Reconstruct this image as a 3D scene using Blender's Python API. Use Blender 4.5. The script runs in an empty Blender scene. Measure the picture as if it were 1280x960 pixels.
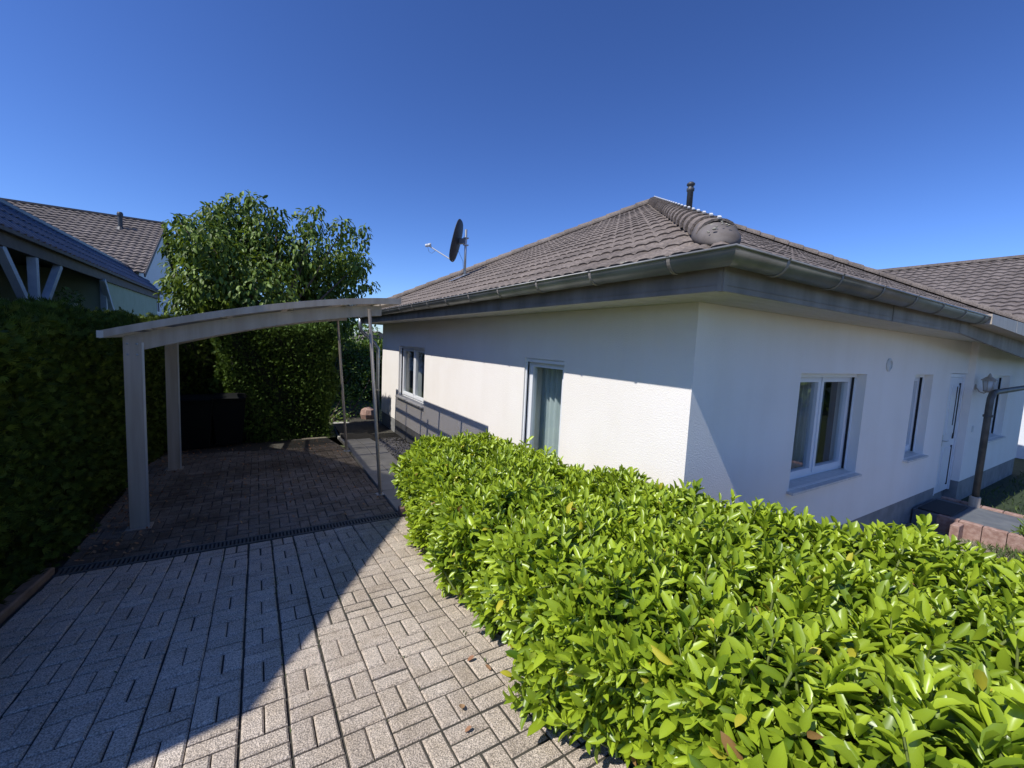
import bpy, math, random
import numpy as np
from mathutils import Vector, Matrix, Quaternion
random.seed(4); RNG = np.random.default_rng(7)
sc = bpy.context.scene
COL = sc.collection
# ------------------------------------------------------------------ camera
F = 526.0; PI = math.pi
P_, R_, YW = math.radians(5.3), math.radians(2.7), math.radians(31.4)
fw = Vector((math.sin(YW)*math.cos(P_), math.cos(YW)*math.cos(P_), -math.sin(P_)))
rt0 = Vector((math.cos(YW), -math.sin(YW), 0)); up0 = rt0.cross(fw)
rt = rt0*math.cos(R_)+up0*math.sin(R_); up = -rt0*math.sin(R_)+up0*math.cos(R_)
cam = bpy.data.cameras.new('camera'); co = bpy.data.objects.new('camera', cam); COL.objects.link(co)
cam.sensor_width = 36; cam.lens = F/1280*36; cam.clip_start = .05; cam.clip_end = 2000
co.matrix_world = Matrix(((rt.x, up.x, -fw.x, 0), (rt.y, up.y, -fw.y, 0), (rt.z, up.z, -fw.z, 0), (0, 0, 0, 1)))
sc.camera = co
# ------------------------------------------------------------------ light
LD = Vector((1.0, .10, -1.25)).normalized()
EL = math.asin(-LD.z); AZ = math.atan2(-LD.x, -LD.y)
w = bpy.data.worlds.new('World'); sc.world = w; w.use_nodes = True
nt = w.node_tree; bg = nt.nodes['Background']
sky = nt.nodes.new('ShaderNodeTexSky'); sky.sky_type = 'NISHITA'; sky.sun_disc = False
sky.sun_elevation = EL; sky.sun_rotation = AZ
sky.altitude = 400; sky.air_density = 1.0; sky.dust_density = .3; sky.ozone_density = 4.0
gm_ = nt.nodes.new('ShaderNodeGamma'); gm_.inputs[1].default_value = 1.30
tn = nt.nodes.new('ShaderNodeMix'); tn.data_type = 'RGBA'; tn.blend_type = 'MULTIPLY'; tn.inputs[0].default_value = 1; tn.inputs[7].default_value = (.78, .915, 1.26, 1)
nt.links.new(sky.outputs[0], gm_.inputs[0]); nt.links.new(gm_.outputs[0], tn.inputs[6]); nt.links.new(tn.outputs[2], bg.inputs[0]); bg.inputs[1].default_value = .08
sl = bpy.data.lights.new('sun', 'SUN'); sl.energy = 5.0; sl.angle = math.radians(.5); sl.color = (1, .965, .92)
so = bpy.data.objects.new('sun', sl); COL.objects.link(so)
so.rotation_euler = LD.to_track_quat('-Z', 'Y').to_euler(); so.location = (-8, 0, 12)
sc.view_settings.view_transform = 'Standard'; sc.view_settings.look = 'None'
sc.view_settings.gamma = 1; sc.view_settings.exposure = 0.0

# ------------------------------------------------------------------ materials
MATS = {}
def mat(name, col, rough=.7, col2=None, scale=8, bump=0, bscale=40, metal=0, spec=.5, detail=4, attr=None,
        trans=0, coords='Object', stretch=None, contrast=(.35, .65), speck=None, dirt=None):
    m = bpy.data.materials.new(name); m.use_nodes = True; n = m.node_tree; N = n.nodes; L = n.links
    b = N['Principled BSDF']; b.inputs['Roughness'].default_value = rough
    b.inputs['Metallic'].default_value = metal; b.inputs['Specular IOR Level'].default_value = spec
    tc = N.new('ShaderNodeTexCoord'); src = tc.outputs[coords]
    if stretch:
        mp = N.new('ShaderNodeMapping'); mp.inputs['Scale'].default_value = stretch
        L.new(src, mp.inputs[0]); src = mp.outputs[0]
    out = None
    if col2 is None: col2 = col
    r = N.new('ShaderNodeValToRGB'); r.color_ramp.elements[0].position, r.color_ramp.elements[1].position = contrast
    r.color_ramp.elements[0].color = (*col, 1); r.color_ramp.elements[1].color = (*col2, 1)
    if attr:
        a = N.new('ShaderNodeAttribute'); a.attribute_name = attr; r.color_ramp.elements[0].position = 0; r.color_ramp.elements[1].position = 1
        L.new(a.outputs['Fac'], r.inputs[0])
    else:
        nz = N.new('ShaderNodeTexNoise'); nz.inputs['Scale'].default_value = scale; nz.inputs['Detail'].default_value = detail
        L.new(src, nz.inputs[0]); L.new(nz.outputs[0], r.inputs[0])
    out = r.outputs[0]
    if speck:
        v = N.new('ShaderNodeTexNoise'); v.inputs['Scale'].default_value = speck[0]; v.inputs['Detail'].default_value = 2
        L.new(tc.outputs[coords], v.inputs[0])
        rr = N.new('ShaderNodeValToRGB'); rr.color_ramp.elements[0].position = .38; rr.color_ramp.elements[1].position = .62
        rr.color_ramp.elements[0].color = (speck[1],)*3+(1,); rr.color_ramp.elements[1].color = (speck[2],)*3+(1,)
        L.new(v.outputs[0], rr.inputs[0])
        mx = N.new('ShaderNodeMix'); mx.data_type = 'RGBA'; mx.blend_type = 'MULTIPLY'; mx.inputs[0].default_value = 1
        L.new(out, mx.inputs[6]); L.new(rr.outputs[0], mx.inputs[7]); out = mx.outputs[2]
    for k_, (sc_, lo_, st_) in enumerate(dirt or ()):
        mp = N.new('ShaderNodeMapping'); mp.inputs['Scale'].default_value = st_; mp.inputs['Location'].default_value = (k_*7.3, 2.1, .4)
        v = N.new('ShaderNodeTexNoise'); v.inputs['Scale'].default_value = sc_; v.inputs['Detail'].default_value = 6; v.inputs['Roughness'].default_value = .62
        L.new(tc.outputs[coords], mp.inputs[0]); L.new(mp.outputs[0], v.inputs[0])
        rr = N.new('ShaderNodeValToRGB'); rr.color_ramp.elements[0].position = .36; rr.color_ramp.elements[1].position = .56
        rr.color_ramp.elements[0].color = (*lo_, 1); rr.color_ramp.elements[1].color = (1, 1, 1, 1)
        L.new(v.outputs[0], rr.inputs[0])
        mx = N.new('ShaderNodeMix'); mx.data_type = 'RGBA'; mx.blend_type = 'MULTIPLY'; mx.inputs[0].default_value = 1
        L.new(out, mx.inputs[6]); L.new(rr.outputs[0], mx.inputs[7]); out = mx.outputs[2]
    L.new(out, b.inputs['Base Color'])
    if bump:
        bz = N.new('ShaderNodeTexNoise'); bz.inputs['Scale'].default_value = bscale; bz.inputs['Detail'].default_value = 5
        bp = N.new('ShaderNodeBump'); bp.inputs['Strength'].default_value = bump; bp.inputs['Distance'].default_value = .01
        L.new(src, bz.inputs[0]); L.new(bz.outputs[0], bp.inputs['Height']); L.new(bp.outputs[0], b.inputs['Normal'])
    if trans:
        t = N.new('ShaderNodeBsdfTranslucent'); ms = N.new('ShaderNodeMixShader'); ms.inputs[0].default_value = trans
        gm = N.new('ShaderNodeMix'); gm.data_type = 'RGBA'; gm.blend_type = 'MULTIPLY'; gm.inputs[0].default_value = 1
        gm.inputs[7].default_value = (1.3, 1.2, .5, 1)
        L.new(out, gm.inputs[6]); L.new(gm.outputs[2], t.inputs[0])
        L.new(b.outputs[0], ms.inputs[1]); L.new(t.outputs[0], ms.inputs[2]); L.new(ms.outputs[0], N['Material Output'].inputs[0])
    MATS[name] = m; return m
mat('plaster', (.87, .82, .755), .9, (.89, .845, .785), 1.6, .4, 75, detail=6, dirt=((1.5, (.975, .972, .965), (1.6, 1.6, .22)), (.6, (.98, .978, .97), (1, 1, 1))))
mat('plinth', (.20, .20, .195), .85, (.27, .27, .26), 5, .3, 90)
mat('zinc', (.19, .172, .148), .65, (.29, .265, .23), 5, .12, 12, metal=.1, stretch=(1, 1, .35))
mat('gutter_zinc', (.19, .19, .18), .42, (.28, .28, .265), 3, .05, 10, metal=.35)
mat('soffit', (.50, .48, .42), .7, (.56, .54, .48), 3, .1, 30, stretch=(1, 8, 1))
mat('tile_brown', (.14, .114, .094), .85, (.215, .177, .147), 2.3, .5, 90, speck=(38, .72, 1.2))
mat('tile_grey', (.135, .112, .098), .8, (.20, .168, .148), 1.6, .3, 60, speck=(12, .75, 1.15))
mat('tile_blue', (.022, .030, .052), .4, (.04, .052, .085), 3, .2, 40)
mat('tile_smooth', (.085, .07, .058), .8, (.17, .15, .137), 5, .15, 30)
mat('lawn', (.018, .03, .01), .95, (.035, .055, .016), 9, .6, 30)  # very dark green has the shade painted in; nothing casts it
mat('walkway_slab', (.10, .11, .12), .7, (.15, .16, .165), 5, .2, 50)  # walkway paving, darker than the path slabs
mat('moss', (.22, .21, .15), .9, (.42, .4, .33), 30, .4, 80)
mat('upvc', (.78, .79, .80), .35, (.82, .83, .84), 3)
mat('dark_gap', (.02, .02, .022), .6)
mat('sill_stone', (.60, .58, .54), .5, (.70, .68, .64), 14, .1, 60)
mat('curtain', (.62, .70, .70), .9, (.72, .78, .78), 3, trans=.25)
mat('curtain_grey', (.34, .35, .36), .9, (.42, .43, .44), 3)
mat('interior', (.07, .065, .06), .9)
mat('alu', (.38, .32, .25), .5, (.47, .41, .335), 2, .06, 20, metal=0, stretch=(6, 6, .5))
mat('alu_bright', (.52, .51, .47), .35, (.6, .59, .56), 4, metal=.5)
mat('poly', (.16, .145, .12), .35, (.2, .18, .15), 4)
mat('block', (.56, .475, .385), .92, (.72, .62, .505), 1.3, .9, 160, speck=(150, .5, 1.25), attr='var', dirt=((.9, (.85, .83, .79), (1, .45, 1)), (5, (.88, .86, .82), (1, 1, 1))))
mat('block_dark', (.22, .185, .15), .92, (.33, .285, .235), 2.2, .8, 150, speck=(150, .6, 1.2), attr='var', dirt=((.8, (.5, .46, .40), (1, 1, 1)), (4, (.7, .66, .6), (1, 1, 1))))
mat('joint', (.035, .032, .025), .95, (.06, .055, .04), 20)
mat('slab', (.30, .29, .26), .85, (.39, .375, .335), 2.5, .3, 60)
mat('gravel', (.20, .19, .175), .9, (.42, .40, .38), 3, .4, 60, attr='var')
mat('pebbles', (.22, .185, .135), .95, (.34, .29, .22), 9, .8, 50, speck=(60, .6, 1.2))
mat('soil', (.045, .034, .024), .95, (.085, .065, .045), 14, 1, 40)
mat('earth', (.06, .075, .03), .95, (.10, .115, .05), .9, .6, 30)
mat('grass', (.05, .085, .02), .9, (.11, .15, .04), 3, attr='var')
mat('grating', (.13, .13, .12), .55, metal=.2)
mat('brick', (.27, .16, .125), .9, (.40, .27, .22), 16, .5, 70)
mat('kerb', (.16, .11, .075), .9, (.22, .16, .12), 9, .4, 60)
mat('concrete', (.28, .28, .26), .85, (.36, .35, .33), 4, .3, 60)
mat('mat_rubber', (.028, .03, .032), .8)
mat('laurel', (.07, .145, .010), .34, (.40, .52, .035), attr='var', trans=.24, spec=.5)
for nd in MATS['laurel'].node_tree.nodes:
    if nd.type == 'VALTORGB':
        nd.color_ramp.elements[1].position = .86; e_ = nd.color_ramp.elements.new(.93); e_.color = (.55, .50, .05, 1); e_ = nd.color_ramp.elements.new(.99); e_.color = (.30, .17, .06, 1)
mat('laurel_stem', (.16, .2, .05), .7)
mat('thuja', (.03, .05, .008), .75, (.13, .185, .022), attr='var', trans=.12, spec=.2)
mat('yew', (.03, .058, .014), .7, (.18, .29, .055), attr='var', trans=.15, spec=.15)
mat('cherry', (.035, .065, .012), .48, (.24, .35, .06), attr='var', trans=.24, spec=.28)
mat('shrub', (.04, .085, .015), .45, (.20, .31, .05), attr='var', trans=.25)
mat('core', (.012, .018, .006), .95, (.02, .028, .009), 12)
mat('bark', (.10, .075, .055), .9, (.16, .125, .095), 14, .8, 40)
mat('dish', (.022, .024, .028), .6, (.035, .037, .042), 6)
mat('galv', (.30, .33, .36), .4, (.38, .41, .44), 8, metal=.6)
mat('light_plastic', (.6, .61, .6), .5)
mat('black_pipe', (.04, .042, .045), .5, (.06, .062, .066), 8)
mat('copper_pipe', (.06, .058, .05), .5, (.12, .11, .09), 6, metal=.1)
mat('bin', (.005, .006, .0055), .75, spec=.2)
mat('white_paint', (.36, .43, .50), .6, (.46, .53, .60), 5)
mat('brown_board', (.09, .075, .07), .7, (.12, .10, .09), 5)
mat('green_wall', (.36, .42, .30), .9, (.40, .46, .34), 3)
mat('dark_wall', (.05, .055, .07), .9, (.07, .075, .09), 2)
mat('far_white', (.74, .76, .78), .9, (.78, .8, .82), 2)
mat('dead_leaf', (.26, .12, .06), .8, (.42, .26, .13), attr='var')
mat('pot', (.6, .62, .64), .6)
def glassmat(name, tint=(.85, .9, .9)):
    m = bpy.data.materials.new(name); m.use_nodes = True; n = m.node_tree; N = n.nodes; L = n.links
    N.remove(N['Principled BSDF'])
    t = N.new('ShaderNodeBsdfTransparent'); t.inputs[0].default_value = (*tint, 1)
    g = N.new('ShaderNodeBsdfGlossy'); g.inputs['Roughness'].default_value = .015
    f = N.new('ShaderNodeLayerWeight'); pw = N.new('ShaderNodeMath'); pw.operation = 'POWER'; pw.inputs[1].default_value = 4
    ma = N.new('ShaderNodeMath'); ma.operation = 'MULTIPLY_ADD'; ma.inputs[1].default_value = .8; ma.inputs[2].default_value = .07
    L.new(f.outputs['Facing'], pw.inputs[0]); L.new(pw.outputs[0], ma.inputs[0])
    ms = N.new('ShaderNodeMixShader'); L.new(ma.outputs[0], ms.inputs[0]); L.new(t.outputs[0], ms.inputs[1]); L.new(g.outputs[0], ms.inputs[2])
    L.new(ms.outputs[0], N['Material Output'].inputs[0]); MATS[name] = m
glassmat('glass')
m_ = MATS['poly']; N_ = m_.node_tree.nodes; L_n = m_.node_tree.links; t_ = N_.new('ShaderNodeBsdfTransparent'); t_.inputs[0].default_value = (.52, .50, .47, 1)
x_ = N_.new('ShaderNodeMixShader'); x_.inputs[0].default_value = .42; L_n.new(N_['Principled BSDF'].outputs[0], x_.inputs[1]); L_n.new(t_.outputs[0], x_.inputs[2]); L_n.new(x_.outputs[0], N_['Material Output'].inputs[0])

# ------------------------------------------------------------------ mesh helpers
OFF = {}
class MB:
    def __init__(s): s.v = []; s.f = []
    def add(s, vs, fs):
        b = len(s.v); s.v += [tuple(p) for p in vs]; s.f += [tuple(i+b for i in q) for q in fs]; return s
    def quad(s, a, b, c, d): return s.add([a, b, c, d], [(0, 1, 2, 3)])
    def box(s, x0, x1, y0, y1, z0, z1, P=None, bev=0):
        P = P or (lambda x, y, z: (x, y, z))
        if bev:
            e = bev; vs = []
            for z, q in ((z0, 0), (z1-e, 0), (z1, e)):
                for x, y in ((x0+q, y0+q), (x1-q, y0+q), (x1-q, y1-q), (x0+q, y1-q)): vs.append(P(x, y, z))
            fs = [(3, 2, 1, 0), (8, 9, 10, 11)]
            for k in (0, 4):
                for i in range(4): j = (i+1) % 4; fs.append((k+i, k+j, k+4+j, k+4+i))
            return s.add(vs, fs)
        vs = [P(x, y, z) for z in (z0, z1) for x, y in ((x0, y0), (x1, y0), (x1, y1), (x0, y1))]
        return s.add(vs, [(3, 2, 1, 0), (4, 5, 6, 7), (0, 1, 5, 4), (1, 2, 6, 5), (2, 3, 7, 6), (3, 0, 4, 7)])
    def loft(s, rings, cap=True, closed=True):
        n = len(rings[0]); vs = [p for r in rings for p in r]; fs = []
        for k in range(len(rings)-1):
            for i in range(n if closed else n-1):
                j = (i+1) % n; fs.append((k*n+i, k*n+j, (k+1)*n+j, (k+1)*n+i))
        if cap and closed: fs += [tuple(range(n-1, -1, -1)), tuple(range((len(rings)-1)*n, len(rings)*n))]
        return s.add(vs, fs)
    def tube(s, pts, r, n=10, cap=True):
        pts = [Vector(p) for p in pts]; rr = r if isinstance(r, (list, tuple)) else [r]*len(pts)
        rings = []; ref = None
        for i, p in enumerate(pts):
            d = (pts[min(i+1, len(pts)-1)]-pts[max(i-1, 0)]).normalized()
            if ref is None: ref = d.orthogonal().normalized()
            a = (ref-d*ref.dot(d)).normalized(); ref = a; b = d.cross(a)
            rings.append([p+(a*math.cos(t)+b*math.sin(t))*rr[i] for t in [2*PI*k/n for k in range(n)]])
        return s.loft(rings, cap)
    def lathe(s, c, prof, n=14, axis='z'):
        rings = []
        for r, h in prof:
            ring = []
            for k in range(n):
                t = 2*PI*k/n; u, v = r*math.cos(t), r*math.sin(t)
                ring.append((c[0]+u, c[1]+v, c[2]+h) if axis == 'z' else ((c[0]+u, c[1]+h, c[2]+v) if axis == 'y' else (c[0]+h, c[1]+u, c[2]+v)))
            rings.append(ring)
        return s.loft(rings)
    def beam(s, a, b, wx, wz, upv=(0, 0, 1)):
        a, b = Vector(a), Vector(b); d = (b-a).normalized(); u = Vector(upv); x = d.cross(u).normalized(); u = x.cross(d)
        rings = [[p+x*sx*wx/2+u*sz*wz/2 for sx, sz in ((-1, -1), (1, -1), (1, 1), (-1, 1))] for p in (a, b)]
        return s.loft(rings)
    def build(s, name, m, parent=None, smooth=False):
        me = bpy.data.meshes.new(name); off = OFF.get(parent.name, (0, 0, 0)) if parent else (0, 0, 0)
        vs = [(p[0]-off[0], p[1]-off[1], p[2]-off[2]) for p in s.v]
        me.from_pydata(vs, [], s.f); me.materials.append(MATS[m])
        if smooth: me.polygons.foreach_set('use_smooth', [True]*len(me.polygons))
        o = bpy.data.objects.new(name, me); COL.objects.link(o)
        if parent: o.parent = parent
        OFF[o.name] = off; return o
def tag(o, label=None, cat=None, group=None, kind=None):
    if label: o['label'] = label
    if cat: o['category'] = cat
    if group: o['group'] = group
    if kind: o['kind'] = kind
    return o
def thing(name, loc, label, cat, group=None):
    o = bpy.data.objects.new(name, None); COL.objects.link(o); o.location = loc; o.empty_display_size = .2
    OFF[o.name] = tuple(loc); return tag(o, label, cat, group)
def npmesh(name, V, Fc, m, parent=None, var=None, nv=4):
    """V (n,3) verts, Fc list of (k,nv) int arrays"""
    off = OFF.get(parent.name, (0, 0, 0)) if parent else (0, 0, 0)
    me = bpy.data.meshes.new(name); V = np.asarray(V, np.float32)-np.array(off, np.float32)
    me.vertices.add(len(V)); me.vertices.foreach_set('co', V.ravel())
    loops = np.concatenate([f.ravel() for f in Fc]); tot = np.concatenate([np.full(len(f), f.shape[1]) for f in Fc])
    st = np.concatenate([[0], np.cumsum(tot)[:-1]])
    me.loops.add(len(loops)); me.loops.foreach_set('vertex_index', loops.astype(np.int32))
    me.polygons.add(len(tot)); me.polygons.foreach_set('loop_start', st.astype(np.int32)); me.polygons.foreach_set('loop_total', tot.astype(np.int32))
    me.update(calc_edges=True)
    if var is not None:
        a = me.attributes.new('var', 'FLOAT', 'FACE'); a.data.foreach_set('value', np.concatenate(var).astype(np.float32))
    me.materials.append(MATS[m]); me.polygons.foreach_set('use_smooth', np.ones(len(tot), bool))
    o = bpy.data.objects.new(name, me); COL.objects.link(o)
    if parent: o.parent = parent
    OFF[o.name] = off; return o
# leaf templates: x = along the leaf, y = across, z = normal
def tmpl_broad(droop=.25, fold=.18):
    st = [(.18, .70), (.5, 1), (.82, .74)]; v = [(0, 0, 0)]
    for t, wd in st: v += [(t, -.5*wd, fold*.5*wd-droop*t*t), (t, 0, -droop*t*t), (t, .5*wd, fold*.5*wd-droop*t*t)]
    v.append((1, 0, -droop))
    tri = [(0, 1, 2), (0, 2, 3), (7, 10, 8), (8, 10, 9)]
    q = [(1, 4, 5, 2), (2, 5, 6, 3), (4, 7, 8, 5), (5, 8, 9, 6)]
    return np.array(v), np.array(tri), np.array(q)
def tmpl_simple(droop=.2):
    v = [(0, 0, 0), (.45, -.5, -.05), (1, 0, -droop), (.45, .5, -.05)]
    return np.array(v, float), np.zeros((0, 3), int), np.array([(0, 1, 2, 3)])
def tmpl_spray():
    v = [(0, 0, 0)]; q = []
    for k, a in enumerate((-.75, -.35, 0, .35, .75)):
        L = 1-.35*abs(a); c, s_ = math.cos(a), math.sin(a); b = len(v)
        v += [(c*L*.5+s_*.07, s_*L*.5-c*.07, 0), (c*L, s_*L, -.12), (c*L*.5-s_*.07, s_*L*.5+c*.07, 0)]
        q.append((0, b, b+1, b+2))
    return np.array(v, float), np.zeros((0, 3), int), np.array(q)
def norm(a): return a/np.maximum(np.linalg.norm(a, axis=-1, keepdims=True), 1e-9)
def leaves(name, m, tm, O, D, U, Ln, W, var, parent=None):
    v, tri, q = tm; D = norm(D); S = norm(np.cross(U, D)); Nn = np.cross(D, S); n = len(O); k = len(v)
    V = O[:, None]+D[:, None]*(v[None, :, 0:1]*Ln[:, None, None])+S[:, None]*(v[None, :, 1:2]*W[:, None, None])+Nn[:, None]*(v[None, :, 2:3]*Ln[:, None, None])
    base = (np.arange(n)*k)[:, None, None]; Fc = []; vr = []
    for f in (tri, q):
        if len(f): Fc.append((f[None]+base).reshape(-1, f.shape[1])); vr.append(np.repeat(var, len(f)))
    return npmesh(name, V.reshape(-1, 3), Fc, m, parent, vr)
def rdir(n): return norm(RNG.normal(size=(n, 3)))

# ------------------------------------------------------------------ ground
RS = .11
def ramp(y): return -1.60-RS*y
def floorz(y):
    if y < 4.9: return ramp(y)
    if y < 8.4: return -2.145
    return -2.145-.355*min((y-8.4)/2.6, 1)
mb = MB(); mb.quad((-600, -600, -2.75), (600, -600, -2.75), (600, 900, -2.75), (-600, 900, -2.75))
tag(mb.build('ground', 'earth'), kind='structure')
# driveway base, blocks in basket weave
mb = MB(); mb.quad((-1.5, -4, ramp(-4)-.012), (1.71, -4, ramp(-4)-.012), (1.71, 4.9, ramp(4.9)-.012), (-1.5, 4.9, ramp(4.9)-.012))
mb.box(-1.5, 1.7, -4, 4.9, -2.9, -2.75+.01)
tag(mb.build('driveway_bed', 'joint'), kind='structure')
mb = MB()
BV = []
def blk(x0, x1, y0, y1, zf, g, tilt=.0022, e=.008):
    t = RNG.uniform(-tilt, tilt, 3)+np.array([.004*math.sin(x0*2.3+y0*1.1)+.003*math.sin(y0*3.7), 0, 0])
    def P(x, y, z): return (x, y, zf(y)+z+t[0]+(x-x0)*t[1]*3+(y-y0)*t[2]*3)
    j = RNG.uniform(-.0022, .0022, 2)
    gy = g+.0022; mb.box(x0+g+j[0], x1-g+j[0], y0+gy+j[1], y1-gy+j[1], -.05, 0, P, e)
    BV.append(min(max(RNG.normal(.5, .22), 0), 1))
def setvar(o):
    a = o.data.attributes.new('var', 'FLOAT', 'FACE'); a.data.foreach_set('value', np.repeat(np.array(BV, np.float32), 10)); BV.clear(); return o
xs = [-1.48]
for i in range(16): xs.append(xs[-1]+.2)
xgap = RNG.uniform(-.001, .0035, 17); xgap[[7, 8, 9]] += .004
for i in range(16):
    for j in range(44):
        x0 = xs[i]; y0 = 4.86-.2*(j+1)
        if y0 < -3.9: continue
        if (i+j) % 2:
            for k in (0, 1): blk(x0+xgap[i]/2, x0+.2-xgap[i+1]/2, y0+.1*k, y0+.1*k+.1, ramp, .0032)
        else:
            for k in (0, 1): blk(x0+.1*k+(xgap[i]/2 if k == 0 else 0), x0+.1*k+.1-(xgap[i+1]/2 if k else 0), y0, y0+.2, ramp, .0032)
tag(setvar(mb.build('driveway', 'block')), kind='structure')
# drain channel
mb = MB(); t = thing('drain_channel', (0, 4.96, -2.15), 'slotted metal drain channel across the driveway in front of the carport', 'drain')
mb.box(-1.5, 1.5, 4.9, 5.03, -2.25, -2.185); mb.build('channel_bed', 'dark_gap', t)
mb = MB(); mb.box(-1.5, 1.5, 4.885, 4.908, -2.18, -2.142); mb.box(-1.5, 1.5, 5.022, 5.045, -2.18, -2.142)
x = -1.49
while x < 1.49: mb.box(x, x+.016, 4.9085, 5.0215, -2.165, -2.146); x += .034
mb.build('grating', 'grating', t)
# carport floor: zigzag blocks
mb = MB()
for y0, y1 in ((5.045, 8.4), (8.4, 11.2)): mb.quad((-1.5, y0, floorz(y0)-.012), (1.48, y0, floorz(y0)-.012), (1.48, y1, floorz(y1)-.012), (-1.5, y1, floorz(y1)-.012))
tag(mb.build('carport_bed', 'joint'), kind='structure')
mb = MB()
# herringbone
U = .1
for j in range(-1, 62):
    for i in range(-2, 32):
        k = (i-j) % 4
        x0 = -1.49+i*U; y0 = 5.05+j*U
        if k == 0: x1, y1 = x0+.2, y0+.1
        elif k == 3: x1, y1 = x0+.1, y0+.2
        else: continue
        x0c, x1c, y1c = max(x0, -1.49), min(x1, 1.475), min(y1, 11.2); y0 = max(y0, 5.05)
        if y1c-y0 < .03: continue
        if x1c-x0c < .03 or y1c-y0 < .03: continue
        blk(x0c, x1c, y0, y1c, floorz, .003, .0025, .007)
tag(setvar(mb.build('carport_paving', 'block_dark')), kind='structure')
# path slabs and bed
mb = MB(); y = 5.06
while y < 12.8:
    for x0, x1 in ((1.50, 1.815), (1.82, 2.135)):
        tt = RNG.uniform(-.003, .003)
        mb.box(x0, x1, y+.004, y+.396, -.06, 0, lambda a, b, c, tt=tt: (a+(max(b-8, 0)*.075), b, floorz(b)+.01+c+tt), .004)
    y += .4
tag(mb.build('path', 'slab'), kind='structure')
mb = MB(); mb.box(1.497, 2.14, 5.06, 13, 0, .1, lambda a, b, c: (a+(max(b-8, 0)*.075), b, floorz(b)-.1+c)); tag(mb.build('path_bed', 'joint'), kind='structure')
# garden soil height field
def garden(x, y):
    r = floorz(max(y, -14)) if y < 4.9 else -2.2
    s = min(max((x-1.72)/1.8, 0), 1); s = s*s*(3-2*s)
    lo = -2.52 if x < 9 else -2.46
    if y < 0: lo = lo+min(-y*.05, .6)
    return r*(1-s)+lo*s-.02
def hfield(name, xs_, ys_, fn, m, parent=None):
    V = [(x, y, fn(x, y)) for y in ys_ for x in xs_]; n = len(xs_)
    Fq = [(j*n+i, j*n+i+1, (j+1)*n+i+1, (j+1)*n+i) for j in range(len(ys_)-1) for i in range(n-1)]
    mb = MB(); mb.add(V, Fq); return mb.build(name, m, parent, True)
tag(hfield('garden_bed', np.concatenate([np.linspace(1.722, 4, 14), np.linspace(4.5, 8.95, 10)]), np.linspace(-14, 5.06, 48), garden, 'pebbles'), kind='structure')
tag(hfield('gravel_bed', [2.1, 2.4, 3.2], [5.06, 8.4, 11, 12.5, 14], lambda x, y: (floorz(y)-.06 if x < 2.3 else -2.36-.1*min((y-5)/5, 1)), 'joint'), kind='structure')
n = 5200; px = RNG.uniform(2.14, 3.1, n); py = RNG.uniform(5.1, 13.2, n)
px = px+np.clip(py-8, 0, 9)*.03
pz = np.array([floorz(b) for b in py])-.05; k = (px-2.14)/.96; pz = pz*(1-k)+k*np.minimum(-2.36-.1*np.clip((py-5)/5, 0, 1), pz)
hx, hy = np.meshgrid([-1, 0, 1], [0]); D = rdir(n); s = RNG.uniform(.014, .032, n)
oct_v = np.array([(1, 0, 0), (0, 1, 0), (-1, 0, 0), (0, -1, 0), (0, 0, .7), (0, 0, -.7)]); oct_f = np.array([(0, 1, 4), (1, 2, 4), (2, 3, 4), (3, 0, 4), (1, 0, 5), (2, 1, 5), (3, 2, 5), (0, 3, 5)])
an = RNG.uniform(0, PI, n); ca, sa = np.cos(an), np.sin(an); V = np.zeros((n, 6, 3)); asp = RNG.uniform(.6, 1, n)
V[:, :, 0] = px[:, None]+s[:, None]*(oct_v[None, :, 0]*ca[:, None]-oct_v[None, :, 1]*(sa*asp)[:, None])
V[:, :, 1] = py[:, None]+s[:, None]*(oct_v[None, :, 0]*sa[:, None]+oct_v[None, :, 1]*(ca*asp)[:, None]); V[:, :, 2] = pz[:, None]+s[:, None]*oct_v[None, :, 2]
g = npmesh('gravel', V.reshape(-1, 3), [(oct_f[None]+(np.arange(n)*6)[:, None, None]).reshape(-1, 3)], 'gravel', None, [np.repeat(RNG.uniform(0, 1, n), 8)])
tag(g, 'grey pebble strip between the slab path and the white wall', 'gravel', kind='stuff')
# plot left of the driveway
tag(hfield('hedge_bed', [-30, -3.2, -1.61, -1.5], [-8, 0, 4.9, 8.4, 11, 14, 60], lambda x, y: floorz(y)-.03, 'soil'), kind='structure')
tag(hfield('back_garden', [-1.5, 0, 1.5, 3.2, 30], [11.2, 13, 16, 40], lambda x, y: -2.52, 'earth'), kind='structure')
mb = MB(); y = -4
while y < 4.8:
    mb.box(-1.61, -1.512, y+.004, y+.996, -.2, .05, lambda a, b, c: (a, b, ramp(b)+c), .012); y += 1
o = mb.build('kerb_stones', 'kerb'); tag(o, 'brown kerb edging along the foot of the dark left hedge', 'kerb')

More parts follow.
